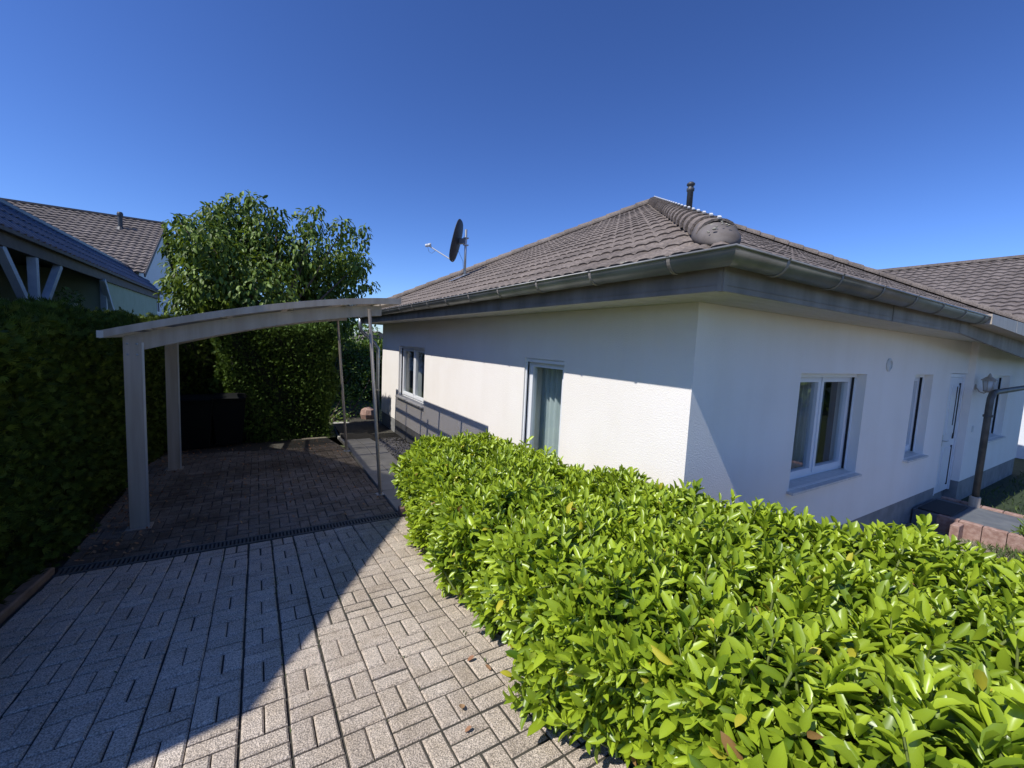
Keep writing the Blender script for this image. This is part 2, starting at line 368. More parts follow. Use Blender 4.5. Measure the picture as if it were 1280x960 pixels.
# ------------------------------------------------------------------ the white bungalow
WX, WY = 3.111, 2.21; YE = 12.35; XE = 15.3; ZS = .42; ZP = -2.09; ZB = -2.9; JX = 10.9; WF = 2.12; DR = 2.29
H = thing('bungalow', (WX, WY, -2.5), 'white plastered single-storey house with brown hipped roof and zinc gutters', 'house')
PA = lambda u, d, z: (WX+d, u, z)
PB = lambda u, d, z: (u, WY+d, z)
PC = lambda u, d, z: (u, WF+d, z)
def wallface(mb, P, u0, u1, z0, z1, ops, depth=.3):
    us = sorted({u0, u1, *[q for o in ops for q in o[:2]]}); zs = sorted({z0, z1, *[q for o in ops for q in o[2:]]})
    for a, b in zip(us, us[1:]):
        for c, d in zip(zs, zs[1:]):
            if any(o[0] <= a and b <= o[1] and o[2] <= c and d <= o[3] for o in ops): continue
            mb.quad(P(a, 0, c), P(b, 0, c), P(b, 0, d), P(a, 0, d)); mb.quad(P(a, depth, c), P(a, depth, d), P(b, depth, d), P(b, depth, c))
    for a, b, c, d in ops:
        for (p, q) in (((a, c), (b, c)), ((b, c), (b, d)), ((b, d), (a, d)), ((a, d), (a, c))):
            mb.quad(P(p[0], 0, p[1]), P(q[0], 0, q[1]), P(q[0], depth, q[1]), P(p[0], depth, p[1]))
ZH, ZW = -.155, -1.43
opA = [(8.77, 10.69, ZW, ZH), (3.93, 4.79, ZP+.002, ZH-.008)]
opB = [(4.92, 6.59, ZW, ZH), (8.28, 9.09, ZW, ZH)]
opC = [(12.25, 13.55, ZW, ZH)]
mb = MB()
wallface(mb, PA, WY, YE, ZP, .66, opA)
wallface(mb, PB, WX, 9.98, ZP, .66, opB)
wallface(mb, PC, JX, XE, ZP, .66, opC)
mb.quad((9.98, WY, ZP), (9.98, DR, ZP), (9.98, DR, .66), (9.98, WY, .66)); mb.quad((JX, DR, ZP), (JX, WF, ZP), (JX, WF, .66), (JX, DR, .66))
mb.quad((9.98, WY, -.13), (JX, WY, -.13), (JX, WY, .66), (9.98, WY, .66)); mb.quad((9.98, WY, -.13), (9.98, DR, -.13), (JX, DR, -.13), (JX, WY, -.13))
mb.quad((WX, YE, ZP), (XE, YE, ZP), (XE, YE, .66), (WX, YE, .66)); mb.quad((XE, WF, ZP), (XE, YE, ZP), (XE, YE, .66), (XE, WF, .66))
mb.quad((WX, WY, ZP), (WX+.02, WY, ZP), (WX+.02, YE, ZP), (WX, YE, ZP)); mb.quad((WX, WY, ZP), (9.98, WY, ZP), (9.98, WY+.02, ZP), (WX, WY+.02, ZP))
mb.build('wall', 'plaster', H)
mb = MB(); e = .012; q = [(WX+e, YE-e), (WX+e, WY+e), (9.98-e, WY+e), (9.98-e, DR+.02), (JX+e, DR+.02), (JX+e, WF+e), (XE-e, WF+e), (XE-e, YE-e)]
mb.loft([[(a, b, z) for a, b in q] for z in (ZB, ZP)], cap=False)
mb.build('plinth', 'plinth', H)
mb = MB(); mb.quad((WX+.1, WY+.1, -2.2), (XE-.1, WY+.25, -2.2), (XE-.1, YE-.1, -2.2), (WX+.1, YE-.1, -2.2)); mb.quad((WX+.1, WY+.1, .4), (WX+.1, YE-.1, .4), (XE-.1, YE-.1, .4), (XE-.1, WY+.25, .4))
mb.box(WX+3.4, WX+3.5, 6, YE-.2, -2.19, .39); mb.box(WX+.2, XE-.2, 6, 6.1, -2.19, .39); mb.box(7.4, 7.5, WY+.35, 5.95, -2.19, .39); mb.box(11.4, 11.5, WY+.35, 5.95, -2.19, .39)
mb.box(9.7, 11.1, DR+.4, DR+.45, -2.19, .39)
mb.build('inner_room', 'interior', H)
def window(P0, a, b, c, d, leafs=2, parent=H, rail=True, sill=True, inset=0):
    P = lambda u, dd_, z: P0(u, dd_-inset, z)
    W_ = MB(); f = .055; d0, d1 = .17, .235
    def ring(mb, a, b, c, d, f, d0, d1):
        mb.box(a, b, d0, d1, c, c+f, P); mb.box(a, b, d0, d1, d-f, d, P); mb.box(a, a+f, d0, d1, c+f, d-f, P); mb.box(b-f, b, d0, d1, c+f, d-f, P)
    ring(W_, a+.003, b-.003, c+.012, d-.003, f, d0, d1)
    o = W_.build('window', 'upvc', parent)
    fr = MB(); gl = MB(); n = leafs; ww = (b-a-2*f+.03)/n
    for i in range(n):
        u0 = a+f-.015+ww*i; u1 = u0+ww
        ring(fr, u0+.003, u1-.003, c+f+.0, d-f+.012, .068, d0-.022, d1-.02)
        gl.quad(P(u0+.066, d0+.015, c+f+.063), P(u1-.066, d0+.015, c+f+.063), P(u1-.066, d0+.015, d-f-.05), P(u0+.066, d0+.015, d-f-.05))
    if n == 2:
        uc = a+f-.015+ww; fr.box(uc-.01, uc+.01, d0-.035, d0-.0225, c+f+.01, d-f, P)
    fr.build('frame', 'upvc', o); gl.build('glass', 'glass', o)
    if rail:
        g_ = MB()
        for u0, u1 in ((a+.002, a+.03), (b-.03, b-.002)):
            g_.box(u0, u1, .10, .115, c+.02, d-.002, P); g_.box(u0, u1, .15, .165, c+.02, d-.002, P)
        g_.box(a+.03, b-.03, .10, .112, d-.05, d-.004, P)
        g_.build('shutter_rail', 'upvc', o)
        g2 = MB()
        for u0, u1 in ((a+.0015, a+.012), (b-.012, b-.0015)): g2.box(u0, u1, .116, .149, c+.02, d-.003, P)
        g2.box(a+.03, b-.03, .113, .165, d-.03, d-.0025, P); g2.build('shutter_slot', 'dark_gap', o)
    if sill:
        s = MB(); s.loft([[P0(u, -.065, c-.035), P0(u, -.065, c-.008), P0(u, .165-inset, c+.010), P0(u, .165-inset, c-.02)] for u in (a-.035, b+.035)])
        s.build('sill', 'sill_stone', o)
    return o
def curtain(P, a, b, c, d, dep, m, parent, fold=.11, amp=.03):
    mb = MB(); n = int((b-a)/.012); rows = []
    for k in range(n+1):
        u = a+(b-a)*k/n; rows.append((u, dep+amp*math.sin(2*PI*u/fold)+.012*math.sin(2*PI*u/.31+1)))
    vs = [P(u, dd+(.01 if z == c else 0), z) for z in (c, d) for u, dd in rows]
    mb.add(vs, [(i, i+1, n+2+i, n+1+i) for i in range(n)]); return mb.build('curtain', m, parent, True)
wA1 = window(PA, *opA[0], inset=.05); wA2 = window(PA, *opA[1], leafs=1, sill=False, inset=.08)
wB1 = window(PB, *opB[0]); wB2 = window(PB, *opB[1], leafs=1); wC = window(PC, *opC[0])
curtain(PA, 8.85, 9.4, ZW, ZH, .4, 'curtain_grey', wA1); curtain(PA, 10.15, 10.62, ZW, ZH, .4, 'curtain_grey', wA1)
curtain(PA, 3.9, 4.82, ZP, ZH, .34, 'curtain', wA2, .125, .035)
curtain(PB, 5.95, 6.6, ZW, ZH, .45, 'curtain_grey', wB1, .1, .03); curtain(PB, 4.85, 5.1, ZW, ZH, .45, 'curtain_grey', wB1, .1, .03)
curtain(PB, 8.3, 9.1, ZW, ZH, .42, 'curtain_grey', wB2)
curtain(PC, 12.3, 13.5, ZW, ZH, .42, 'curtain_grey', wC)
# front door in its recess
mb = MB(); dz0, dz1 = -2.26, -.14
for u0, u1, z0, z1 in ((9.985, 10.045, dz0, dz1), (10.835, 10.895, dz0, dz1), (10.045, 10.835, dz1-.06, dz1)): mb.box(u0, u1, DR-.06, DR+.02, z0, z1)
do = mb.build('door', 'upvc', H)
mb = MB(); mb.box(10.05, 10.83, DR-.045, DR+.01, dz0+.01, dz1-.065); mb.box(10.25, 10.65, DR-.055, DR-.0455, dz0+.15, -1.45); mb.box(10.25, 10.65, DR-.055, DR-.0455, -1.2, dz1-.2); mb.build('door_leaf', 'upvc', do)
mb = MB(); mb.box(10.52, 10.56, DR-.06, DR-.0555, -1.05, dz1-.22); mb.build('pane', 'dark_gap', do); mb = MB(); mb.box(10.66, 10.71, DR-.06, DR-.0455, -1.3, dz1-.16); mb.build('pane', 'dark_gap', do); mb = MB(); mb.box(10.66, 10.70, DR-.06, DR-.0455, dz0+.12, -1.42); mb.build('pane', 'dark_gap', do)
mb = MB(); mb.tube([(10.12, DR-.05, -1.3), (10.12, DR-.1, -1.3), (10.24, DR-.1, -1.3)], .011, 8); mb.box(10.1, 10.14, DR-.052, DR-.0455, -1.4, -1.2); mb.build('handle', 'alu_bright', do)
mb = MB(); mb.box(11.2, 11.28, WF-.014, WF, -1.2, -1.08); mb.build('doorbell', 'light_plastic', H)
# vent
mb = MB(); mb.lathe((7.24, WY, -.03), [(.085, 0), (.09, -.012), (.07, -.022), (.06, -.022), (.06, -.01)], 24, 'y'); v_ = mb.build('wall_vent', 'light_plastic', H)
mb = MB(); mb.lathe((7.24, WY, -.03), [(.059, -.002), (.059, -.0095)], 20, 'y')
mb.build('grille', 'dark_gap', v_)
# soffit, fascia
FX, FY = 2.58, 1.68; XR = 15.85; YR = 12.9; GX = 7.95
mb = MB()
def soff(x0, x1, y0, y1, along):
    s = .0; w_ = .12
    if along == 'y':
        x = x0
        while x < x1-.001: mb.box(x, min(x+w_-.006, x1), y0, y1, ZS+.002, ZS+.018); x += w_
    else:
        y = y0
        while y < y1-.001: mb.box(x0, x1, y, min(y+w_-.006, y1), ZS+.002, ZS+.018); y += w_
soff(FX+.002, WX-.001, FY+.4, YR, 'y'); soff(FX+.002, XR, FY+.002, FY+.4-.004, 'x'); soff(WX+.003, 9.98, FY+.4, WY-.002, 'x'); soff(9.98, XR, FY+.4, WF-.002, 'x')
mb.build('soffit', 'soffit', H)
mb = MB(); mb.box(FX+.001, XR-.001, FY+.001, YR-.001, ZS+.03, ZS+.04); mb.build('soffit_backing', 'dark_gap', H)
mb = MB()
mb.box(FX-.012, FX, FY-.012, YR, ZS-.008, .655); mb.box(FX, 7.6, FY-.012, FY, ZS-.008, .655)
for z in (ZS+.03,): 
    mb.box(FX-.016, FX-.0125, FY-.016, YR, z, z+.004); mb.box(FX-.0155, 7.6, FY-.0165, FY-.0125, z, z+.004)
mb.box(FX-.022, FX+.02, FY-.0125, FY+.02, ZS-.012, .56); mb.box(FX-.013, FX+.02, FY-.022, FY-.0127, ZS-.012, .56)
for yy in (4.6, 7.6, 10.6): mb.box(FX-.018, FX-.0125, yy, yy+.012, ZS-.008, .6)
for xx in (5.4,): mb.box(xx, xx+.012, FY-.018, FY-.0125, ZS-.008, .6)
mb.loft([[(7.602, FY-.014, ZS), (7.602, FY-.014, .66), (7.602, FY+.02, .66), (7.602, FY+.02, ZS)], [(11.6, FY-.014, ZS-.24), (11.6, FY-.014, .66), (11.6, FY+.02, .66), (11.6, FY+.02, ZS-.24)]])
mb.box(11.602, XR, FY-.014, FY+.02, ZS-.24, .66); mb.box(XR-.002, XR+.012, FY, YR, ZS-.008, .65); mb.box(FX, XR, YR-.002, YR+.012, ZS-.008, .655)
mb.build('fascia', 'zinc', H)
# gutter: half-round with rolled lip, mitred corner
GR = .088; GZ = .632; GC = FX-.016-GR; GCY = FY-.016-GR
def gprof(r): 
    pts = [(-r, .012), (-r-.008, .004)]
    pts += [(-r*math.cos(t), -r*math.sin(t)) for t in np.linspace(0, PI, 15)]
    pts += [(r, .02)]
    pin = [(x*(r-.004)/r, z*(r-.004)/r+ (.001 if z <= 0 else 0)) for x, z in pts[::-1] if z <= .001]
    return pts+pin
mb = MB(); pr = gprof(GR)
# A run, from the far end to the mitre; B run
mb.loft([[(GC+x, YR+.05, GZ+z) for x, z in pr], [(GC+x, GCY+x, GZ+z) for x, z in pr]])
mb.loft([[(GC+x+.0005, GCY+x, GZ+z) for x, z in pr], [(GX, GCY+x, GZ+z) for x, z in pr]])
mb.tube([(GC-GR-.004, YR+.05, GZ+.006), (GC-GR-.004, GCY-GR-.004, GZ+.006), (GX, GCY-GR-.004, GZ+.006)], .009, 8)
gu = mb.build('gutter', 'gutter_zinc', H, True)
def bracket(P):
    pts = [P(-(GR+.012), .016)]+[P(-(GR+.0045)*math.cos(t), -(GR+.0045)*math.sin(t)) for t in np.linspace(0, PI, 14)]
    for p, q_ in zip(pts, pts[1:]):
        p, q_ = Vector(p), Vector(q_)
        yield p, q_
ys_ = [1.96+.79*k for k in range(14)]
for yy in ys_:
    mb = MB(); pts = [(-(GR+.012), .016)]+[(-(GR+.003)*math.cos(t), -(GR+.003)*math.sin(t)) for t in np.linspace(0, PI, 14)]
    mb.loft([[(GC+a, yy-.014, GZ+b), (GC+a, yy+.014, GZ+b), (GC+a*1.035, yy+.014, GZ+b*1.05-.0012), (GC+a*1.035, yy-.014, GZ+b*1.05-.0012)] for a, b in pts]); mb.build('gutter_bracket', 'zinc', gu)
xs_b = [2.98+.79*k for k in range(7)]
for xx in xs_b:
    mb = MB(); pts = [(-(GR+.012), .016)]+[(-(GR+.003)*math.cos(t), -(GR+.003)*math.sin(t)) for t in np.linspace(0, PI, 14)]
    mb.loft([[(xx+.014, GCY+a, GZ+b), (xx-.014, GCY+a, GZ+b), (xx-.014, GCY+a*1.035, GZ+b*1.05-.0012), (xx+.014, GCY+a*1.035, GZ+b*1.05-.0012)] for a, b in pts]); mb.build('gutter_bracket', 'zinc', gu)
# cladding panels beyond the gutter's end
mb = MB(); x = GX+.002
while x < XR: 
    mb.loft([[(a, FY-.21, .675), (a, FY-.215, .545-max(a-GX, 0)*.028), (a, FY-.02, .545-max(a-GX, 0)*.03), (a, FY-.02, .66)] for a in (x, min(x+1.35, XR))]); x += 1.362
mb.build('eaves_cladding', 'alu', H)
# roof planes
K = .508; CT = 1/math.hypot(1, K); ST = K*CT
def roofplane(mb, O, a, uh, slen, lo, hi, k=K, tw=.15, course=.335, amp=.02, step=.013, ns=8):
    O, a, uh = Vector(O), Vector(a), Vector(uh); c = 1/math.hypot(1, k); u = uh*c+Vector((0, 0, k*c)); n = a.cross(u)
    if n.z < 0: n = -n
    j = 0
    while j*course < slen:
        s0, s1 = j*course, min((j+1)*course+.012, slen); x0, x1 = lo(s0*c), hi(s0*c)
        if x1-x0 < .05: break
        y0, y1 = lo(s1*c), hi(s1*c); i0, i1 = int(x0/(tw/ns))-1, int(x1/(tw/ns))+2
        ph = (j % 2)*0.0; jr = random.uniform(-.002, .002); top = []; bot = []; rise = []
        for i in range(i0, i1+1):
            x = i*tw/ns; h = (amp*(.5+.5*math.cos(2*PI*x/tw))**.8 if tw > .2 else amp*(1-(1.0 if round(x/tw) % 2 else .6)*math.exp(-((x-round(x/tw)*tw)/.024)**2))); tile = math.floor(x/(2*tw)); random_h = ((tile*7919+j*104729) % 13)/13*.007
            xa = min(max(x, x0), x1); xb = min(max(x, y0), y1)
            bot.append(O+a*xa+u*s0+n*(h+step+random_h+jr)); rise.append(O+a*xa+u*(s0+.006)+n*(h*.5-.004)); top.append(O+a*xb+u*s1+n*(h*.9+.002))
        m_ = len(bot); mb.add(rise+bot+top, [(r*m_+i, r*m_+i+1, (r+1)*m_+i+1, (r+1)*m_+i) for r in (0, 1) for i in range(m_-1)])
        j += 1
EX, EY = GC+.01, GCY+.01; ZE = .655; YF = YR+.1+.02; XF = XR+.1; RUN = (YF-EY)/2; RS_ = RUN/CT
mb = MB()
roofplane(mb, (EX, EY, ZE), (0, 1, 0), (1, 0, 0), RS_, lambda h: h, lambda h: (YF-EY)-h)
roofplane(mb, (EX, EY, ZE), (1, 0, 0), (0, 1, 0), RS_, lambda h: h, lambda h: (XF-EX)-h, amp=.008, step=.005)
roofplane(mb, (EX, YF, ZE), (1, 0, 0), (0, -1, 0), RS_, lambda h: h, lambda h: (XF-EX)-h, ns=4)
roofplane(mb, (XF, EY, ZE), (0, 1, 0), (-1, 0, 0), RS_, lambda h: h, lambda h: (YF-EY)-h, ns=4)
ro = mb.build('roof', 'tile_brown', H)
me = MB(); ap = Vector((EX+RUN, EY+RUN, ZE+RUN*K)); ap2 = Vector((XF-RUN, EY+RUN, ZE+RUN*K))
me.add([(EX+.04, EY+.04, ZE-.03), (XF-.04, EY+.04, ZE-.03), (XF-.04, YF-.04, ZE-.03), (EX+.04, YF-.04, ZE-.03), ap-Vector((0, 0, .05)), ap2-Vector((0, 0, .05))], [(0, 1, 5, 4), (1, 2, 5), (2, 3, 4, 5), (3, 0, 4)])
me.build('roof_underlay', 'dark_gap', ro)
# hip and ridge caps
def caps(mb, A, B, clips=None, L=.36, r0=.128, r1=.104, seg=11):
    A, B = Vector(A), Vector(B); d = (B-A).normalized(); n = int((B-A).length/L); x = d.cross(Vector((0, 0, 1))).normalized(); u = x.cross(d)
    for k in range(n+1):
        p = A+d*L*k; rings = []
        for t, r in ((0, r0), (L+.05, r1)):
            c = p+d*t
            if t > 0 and k == n: c = B
            outer = [c+x*r*1.1*math.cos(w_)+u*(r*math.sin(w_)*.95-.02) for w_ in np.linspace(-.15, PI+.15, seg)]
            inner = [c+x*(r-.018)*1.1*math.cos(w_)+u*((r-.018)*math.sin(w_)*.95-.02) for w_ in np.linspace(PI+.15, -.15, seg)]
            rings.append(outer+inner)
        mb.loft(rings)
        if clips is not None: c_ = MB(); c_.beam(p+u*(r0*.95-.02)-d*.015, p+u*(r0*.95-.012)+d*.03, .022, .012); clips.append(c_)
mb = MB(); cl = []; up_ = Vector((0, 0, .045)); C0 = Vector((EX, EY, ZE)); hd = (ap-C0)
caps(mb, C0+hd*.052+up_, ap+up_, cl, L=.33); caps(mb, Vector((EX, YF, ZE))+up_+(ap-Vector((EX, YF, ZE)))*.03, ap+up_, None); caps(mb, ap+up_, ap2+up_, None)
caps(mb, Vector((XF, EY, ZE))+up_, ap2+up_, None); caps(mb, Vector((XF, YF, ZE))+up_, ap2+up_, None)
rc = mb.build('ridge_cap', 'tile_brown', ro); [c_.build('cap_clip', 'light_plastic', ro) for c_ in cl]
# big rounded end cap at the near corner
mb = MB(); d = hd.normalized(); x = d.cross(Vector((0, 0, 1))).normalized(); u = x.cross(d); rings = []
for t, r, vs_ in ((-.33, .03, .6), (-.31, .07, .66), (-.25, .108, .72), (-.15, .132, .8), (-.02, .142, .88), (.12, .142, .95), (.2, .138, .98)):
    r *= .88; c = C0+hd*.055+up_+d*t-u*.005
    rings.append([c+x*r*1.15*math.cos(w_)+u*(max(r*math.sin(w_), -.03)*vs_-.03) for w_ in np.linspace(0, 2*PI, 22)[:-1]])
mb.loft(rings); mb.build('hip_end_cap', 'tile_smooth', ro, True)
mb = MB()
for k in range(42):
    if k < 10: p = C0+hd*.055+up_+d*random.uniform(-.25, 0)+x*random.uniform(-.1, .03); p = p+u*(.085-abs((p-C0-hd*.055-up_).dot(x))*.6); s = random.uniform(.006, .016)
    else: 
        yy = random.uniform(1.7, 5) if k % 2 else None
        p = Vector((EX+.03, yy, ZE+.04)) if yy else Vector((random.uniform(2.8, 8), EY+.03, ZE+.04)); s = random.uniform(.008, .02)
    mb.lathe(p, [(s*.6, -.006), (s, 0), (s*.6, s*.4)], 7)
tag(mb.build('lichen', 'moss', ro, True), kind='stuff')
# downpipes
mb = MB(); gx = GC
mb.tube([(gx, 12.3, GZ-.07), (gx, 12.3, .33), (gx+.03, 12.32, .2), (gx+.25, 12.4, .02), (WX-.22, 12.43, -.12), (WX-.1, 12.44, -.3), (WX-.08, 12.44, -2.5)], .048, 12)
dp = mb.build('downpipe', 'galv', H, True)
mb = MB()
for z in (-.6, -1.5): mb = MB(); mb.lathe((WX-.08, 12.44, z), [(.056, 0), (.056, .03)], 14); mb.build('pipe_clamp', 'zinc', dp)
mb = MB(); bx, by = 10.13, 1.76
mb.tube([(bx, by, -2.3), (bx, by, -.62), (bx+.02, by, -.5), (bx+.1, by, -.42), (bx+.22, by, -.40), (13.6, by, -.33), (13.75, by, -.28), (13.8, by, -.1), (13.8, by-.1, .5)], .044, 14)
dp = mb.build('downpipe', 'copper_pipe', H, True); dp['label'] = 'dark elbowed downpipe beside the front door'
mb = MB(); mb.lathe((bx, by, -.8), [(.058, 0), (.058, .035)], 14); mb.build('pipe_clamp', 'black_pipe', dp); mb = MB(); mb.lathe((bx, by, -2.3), [(.068, 0), (.068, .16), (.058, .17)], 14); mb.build('pipe_socket', 'alu', dp)
# flue on the roof
mb = MB(); fx, fy = 9.55, 7.32; fz = ap.z
mb.lathe((fx, fy, fz-.1), [(.075, 0), (.075, .66), (.095, .68), (.095, .74), (.07, .76), (.07, .80), (.1, .82), (.1, .86), (.05, .9)], 18)
fl = mb.build('flue_pipe', 'black_pipe', H, True)
# wall lantern
t = thing('wall_lantern', (11.02, WF, -.5), 'small carriage lantern on a bracket on the wall beside the front door', 'lamp')
mb = MB(); mb.lathe((11.02, WF-.0, -.36), [(.05, 0), (.05, -.012), (.03, -.02)], 14, 'y'); mb.tube([(11.02, WF-.01, -.36), (11.02, WF-.06, -.44), (11.02, WF-.12, -.46), (11.02, WF-.16, -.42)], .009, 8); mb.build('bracket', 'alu', t, True)
mb = MB(); cx, cy = 11.02, WF-.16
for k in range(6):
    a_ = PI/3*k; a2 = a_+PI/3; mb.tube([(cx+.055*math.cos(a_), cy+.055*math.sin(a_), -.41), (cx+.08*math.cos(a_), cy+.08*math.sin(a_), -.23)], .005, 6)
mb.lathe((cx, cy, -.42), [(.03, -.02), (.06, 0), (.06, .012)], 12); mb.lathe((cx, cy, -.23), [(.105, 0), (.1, .012), (.03, .07), (.02, .1), (.005, .13)], 12); mb.build('frame', 'alu', t)
mb = MB(); mb.lathe((cx, cy, -.408), [(.05, 0), (.074, .175)], 12); mb.build('glass', 'light_plastic', t, True)

# ------------------------------------------------------------------ satellite dish
sx, sy = 4.2, 9.25; szr = ZE+(sx-EX)*K
t = thing('satellite_dish', (sx, sy, szr), 'dark satellite dish seen edge-on on a roof mast above the eaves', 'satellite dish')
mb = MB(); mb.tube([(sx, sy, szr-.05), (sx, sy, 2.62)], .028, 12); mb.lathe((sx, sy, szr-.02), [(.09, 0), (.06, .05), (.032, .09)], 14); mb.build('mast', 'galv', t, True)
cdir = Vector((-.93, .34, .0)).normalized()
dd = Vector((-.79, .61, .22)).normalized(); side = dd.cross(Vector((0, 0, 1))).normalized(); upd = side.cross(dd)
C_ = Vector((sx-.13, sy+.22, 2.38)); mb = MB(); rings = []
def dring(sc_, dep, n=32):
    out = []
    for k in range(n):
        a_ = 2*PI*k/n; c_, s_ = math.cos(a_), math.sin(a_); rr = 1/((abs(c_)**3+abs(s_)**3)**(1/3))
        out.append(C_+side*c_*rr*.33*sc_+upd*s_*rr*.49*sc_+dd*dep)
    return out
mb.loft([dring(.02, -.07), dring(.35, -.062), dring(.7, -.035), dring(.96, .0), dring(1, .012), dring(1, .022), dring(.97, .022), dring(.7, -.02), dring(.3, -.05), dring(.02, -.058)])
mb.build('reflector', 'dish', t, True)
mb = MB(); mb.beam(C_-dd*.05, (sx, sy, 2.36), .08, .12); mb.beam((sx-.05, sy, 2.27), (sx+.06, sy, 2.27), .08, .02); mb.beam((sx-.05, sy, 2.43), (sx+.06, sy, 2.43), .08, .02); mb.build('mount', 'galv', t)
lo_ = C_-upd*.47; fe = C_+dd*.66-upd*.26
mb = MB(); mb.tube([lo_-dd*.02, fe], .014, 8); mb.build('feed_arm', 'light_plastic', t)
mb = MB(); back = (C_-fe).normalized(); mb.tube([fe-back*.06, fe+back*.0], .035, 12); mb.tube([fe, fe+back*.07], [.035, .045], 12); mb.build('receiver', 'light_plastic', t, True)
mb = MB(); mb.tube([fe-upd*.03, fe-upd*.14-dd*.06, fe-upd*.16-dd*.14, fe-upd*.06-dd*.22], .004, 6); mb.build('cable', 'black_pipe', t); mb = MB(); mb.tube([C_-dd*.08-upd*.2, (sx-.04, sy+.03, 1.9), (sx-.03, sy, szr+.05)], .004, 6); mb.build('cable', 'black_pipe', t)
mb = MB(); mb.loft([[(sx-.05+a, sy+b, ZE+(sx-.05+a-EX)*K+.055) for a, b in ((-.3, -.14), (.12, -.14), (.12, .14), (-.3, .14))], [(sx-.05+a, sy+b, ZE+(sx-.05+a-EX)*K+.062) for a, b in ((-.3, -.14), (.12, -.14), (.12, .14), (-.3, .14))]]); mb.build('flashing', 'galv', t)

# ------------------------------------------------------------------ carport
T = thing('carport', (-1.07, 5.8, -2.15), 'grey aluminium carport with arched roof on wide posts and slanting poles', 'carport')
AX = np.array([-1.31, -1.0, -.645, -.155, .2, .53, 1.025, 1.35, 1.62]); AZ_ = np.array([-.05, .045, .145, .265, .345, .41, .485, .52, .54])
cf = np.polyfit(AX, AZ_, 3)
def arc(x): return float(np.polyval(cf, x))
Y0, Y1 = 5.6, 10.75
def arcbox(mb, x0, x1, y0, y1, t0, t1, n=28):
    rings = []
    for x in np.linspace(x0, x1, n):
        z = arc(x); rings.append([(x, y0, z+t0), (x, y1, z+t0), (x, y1, z+t1), (x, y0, z+t1)])
    mb.loft(rings)
mb = MB(); mb.loft([[(x, Y0+.05, arc(x)-.022), (x, Y1-.05, arc(x)-.022)] for x in np.linspace(-1.3, 1.6, 28)], cap=False, closed=False); mb.build('roof_panel', 'poly', T)
for y0, y1 in ((Y0, Y0+.055), (Y1-.055, Y1)):
    mb = MB(); arcbox(mb, -1.31, 1.62, y0, y1, -.075, .0); mb.build('edge_profile', 'alu', T)
for yy in (6.6, 7.66, 8.72, 9.78): mb = MB(); arcbox(mb, -1.3, 1.6, yy-.03, yy+.03, -.012, .008); mb.build('cover_strip', 'alu', T)
mb = MB(); mb.beam((-1.30, Y0-.005, arc(-1.29)-.04), (-1.30, Y1+.005, arc(-1.29)-.04), .05, .07); mb.build('eaves_gutter', 'alu_bright', T)
mb = MB(); mb.beam((1.63, Y0, arc(1.6)-.035), (1.63, Y1, arc(1.6)-.035), .03, .08); mb.build('edge_profile', 'alu', T)
for xx in (-.95, -.3, .35, .95, 1.3): mb = MB(); mb.beam((xx, Y0+.06, arc(xx)-.06), (xx, Y1-.06, arc(xx)-.06), .05, .05); mb.build('purlin', 'alu', T)
for yy in (5.8, 8.3):
    mb = MB(); rings = []
    for x in np.linspace(-1.16, 1.43, 26):
        z = arc(x); h = .24-.07*(x+1.16)/2.59
        rings.append([(x, yy-.04, z-.095-h*.75), (x, yy+.04, z-.095-h*.75), (x, yy+.04, z-.092), (x, yy-.04, z-.092)])
    mb.loft(rings); mb.build('beam', 'alu', T)
    mb = MB(); yb = yy if yy < 6 else 8.1
    mb.box(-1.165, -1.02, yb-.055, yb+.03, -2.16, arc(-1.09)-.12); mb.box(-1.019, -1.012, yb-.05, yb-.01, -2.16, arc(-1.09)-.12)
    po = mb.build('post', 'alu', T)
    for bx_, bz_ in ((-1.13, arc(-1.09)-.19), (-1.055, arc(-1.09)-.19), (-1.13, arc(-1.09)-.30), (-1.055, arc(-1.09)-.30)):
        mb = MB(); mb.lathe((bx_, yb-.0555, bz_), [(.011, 0), (.011, -.006), (.007, -.009)], 6, 'y'); mb.build('bolt', 'galv', po)
    mb = MB(); mb.box(-1.20, -.985, yb-.10, yb+.07, -2.152, -2.138); mb.build('foot_plate', 'alu', po)
    mb = MB(); mb.box(-1.0185, -1.0, yb-.058, yb-.054, -2.16, arc(-1.0)-.2); mb.build('post_lit_strip', 'alu_bright', po)  # brighter strip paints the light on the post's right side
    mb = MB(); mb.tube([(1.27, yy-.045 if yy < 6 else yy, arc(1.27)-.13), (1.455, yy-.045 if yy < 6 else yy, -2.15)], .022, 12); st = mb.build('support_pole', 'alu', T, True)
    mb = MB(); mb.box(1.40, 1.51, yy-.1, yy+.01, -2.15, -2.14); mb.build('base_plate', 'galv', st)

# wheelie bins
bt = None
def wheelie(x, y, z, label, rz):
    t = thing('wheelie_bin', (x, y, z), label, 'bin', 'wheelie bins at the back of the carport')
    s = MB(); s.loft([[(x+a*f, y+b*f, z+h) for a, b in ((-.29, -.36), (.29, -.36), (.29, .36), (-.29, .36))] for h, f in ((.06, .78), (.5, .9), (.98, 1.0), (1.0, 1.03), (1.03, 1.03))]); s.build('body', 'bin', t)
    s = MB(); s.loft([[(x+a*f, y+b*f, z+h) for a, b in ((-.3, -.4), (.3, -.4), (.3, .36), (-.3, .36))] for h, f in ((1.034, 1.0), (1.06, 1.02), (1.09, .9), (1.11, .5))]); s.build('lid', 'bin', t)
    s = MB(); s.tube([(x-.25, y+.4, z+1.02), (x+.25, y+.4, z+1.02)], .016, 8); s.build('handle', 'bin', t)
    for k in (-.27, .27):
        s = MB(); s.lathe((x+k, y+.3, z+.1), [(.1, -.025), (.1, .025)], 14, 'x'); s.build('wheel', 'bin', t)
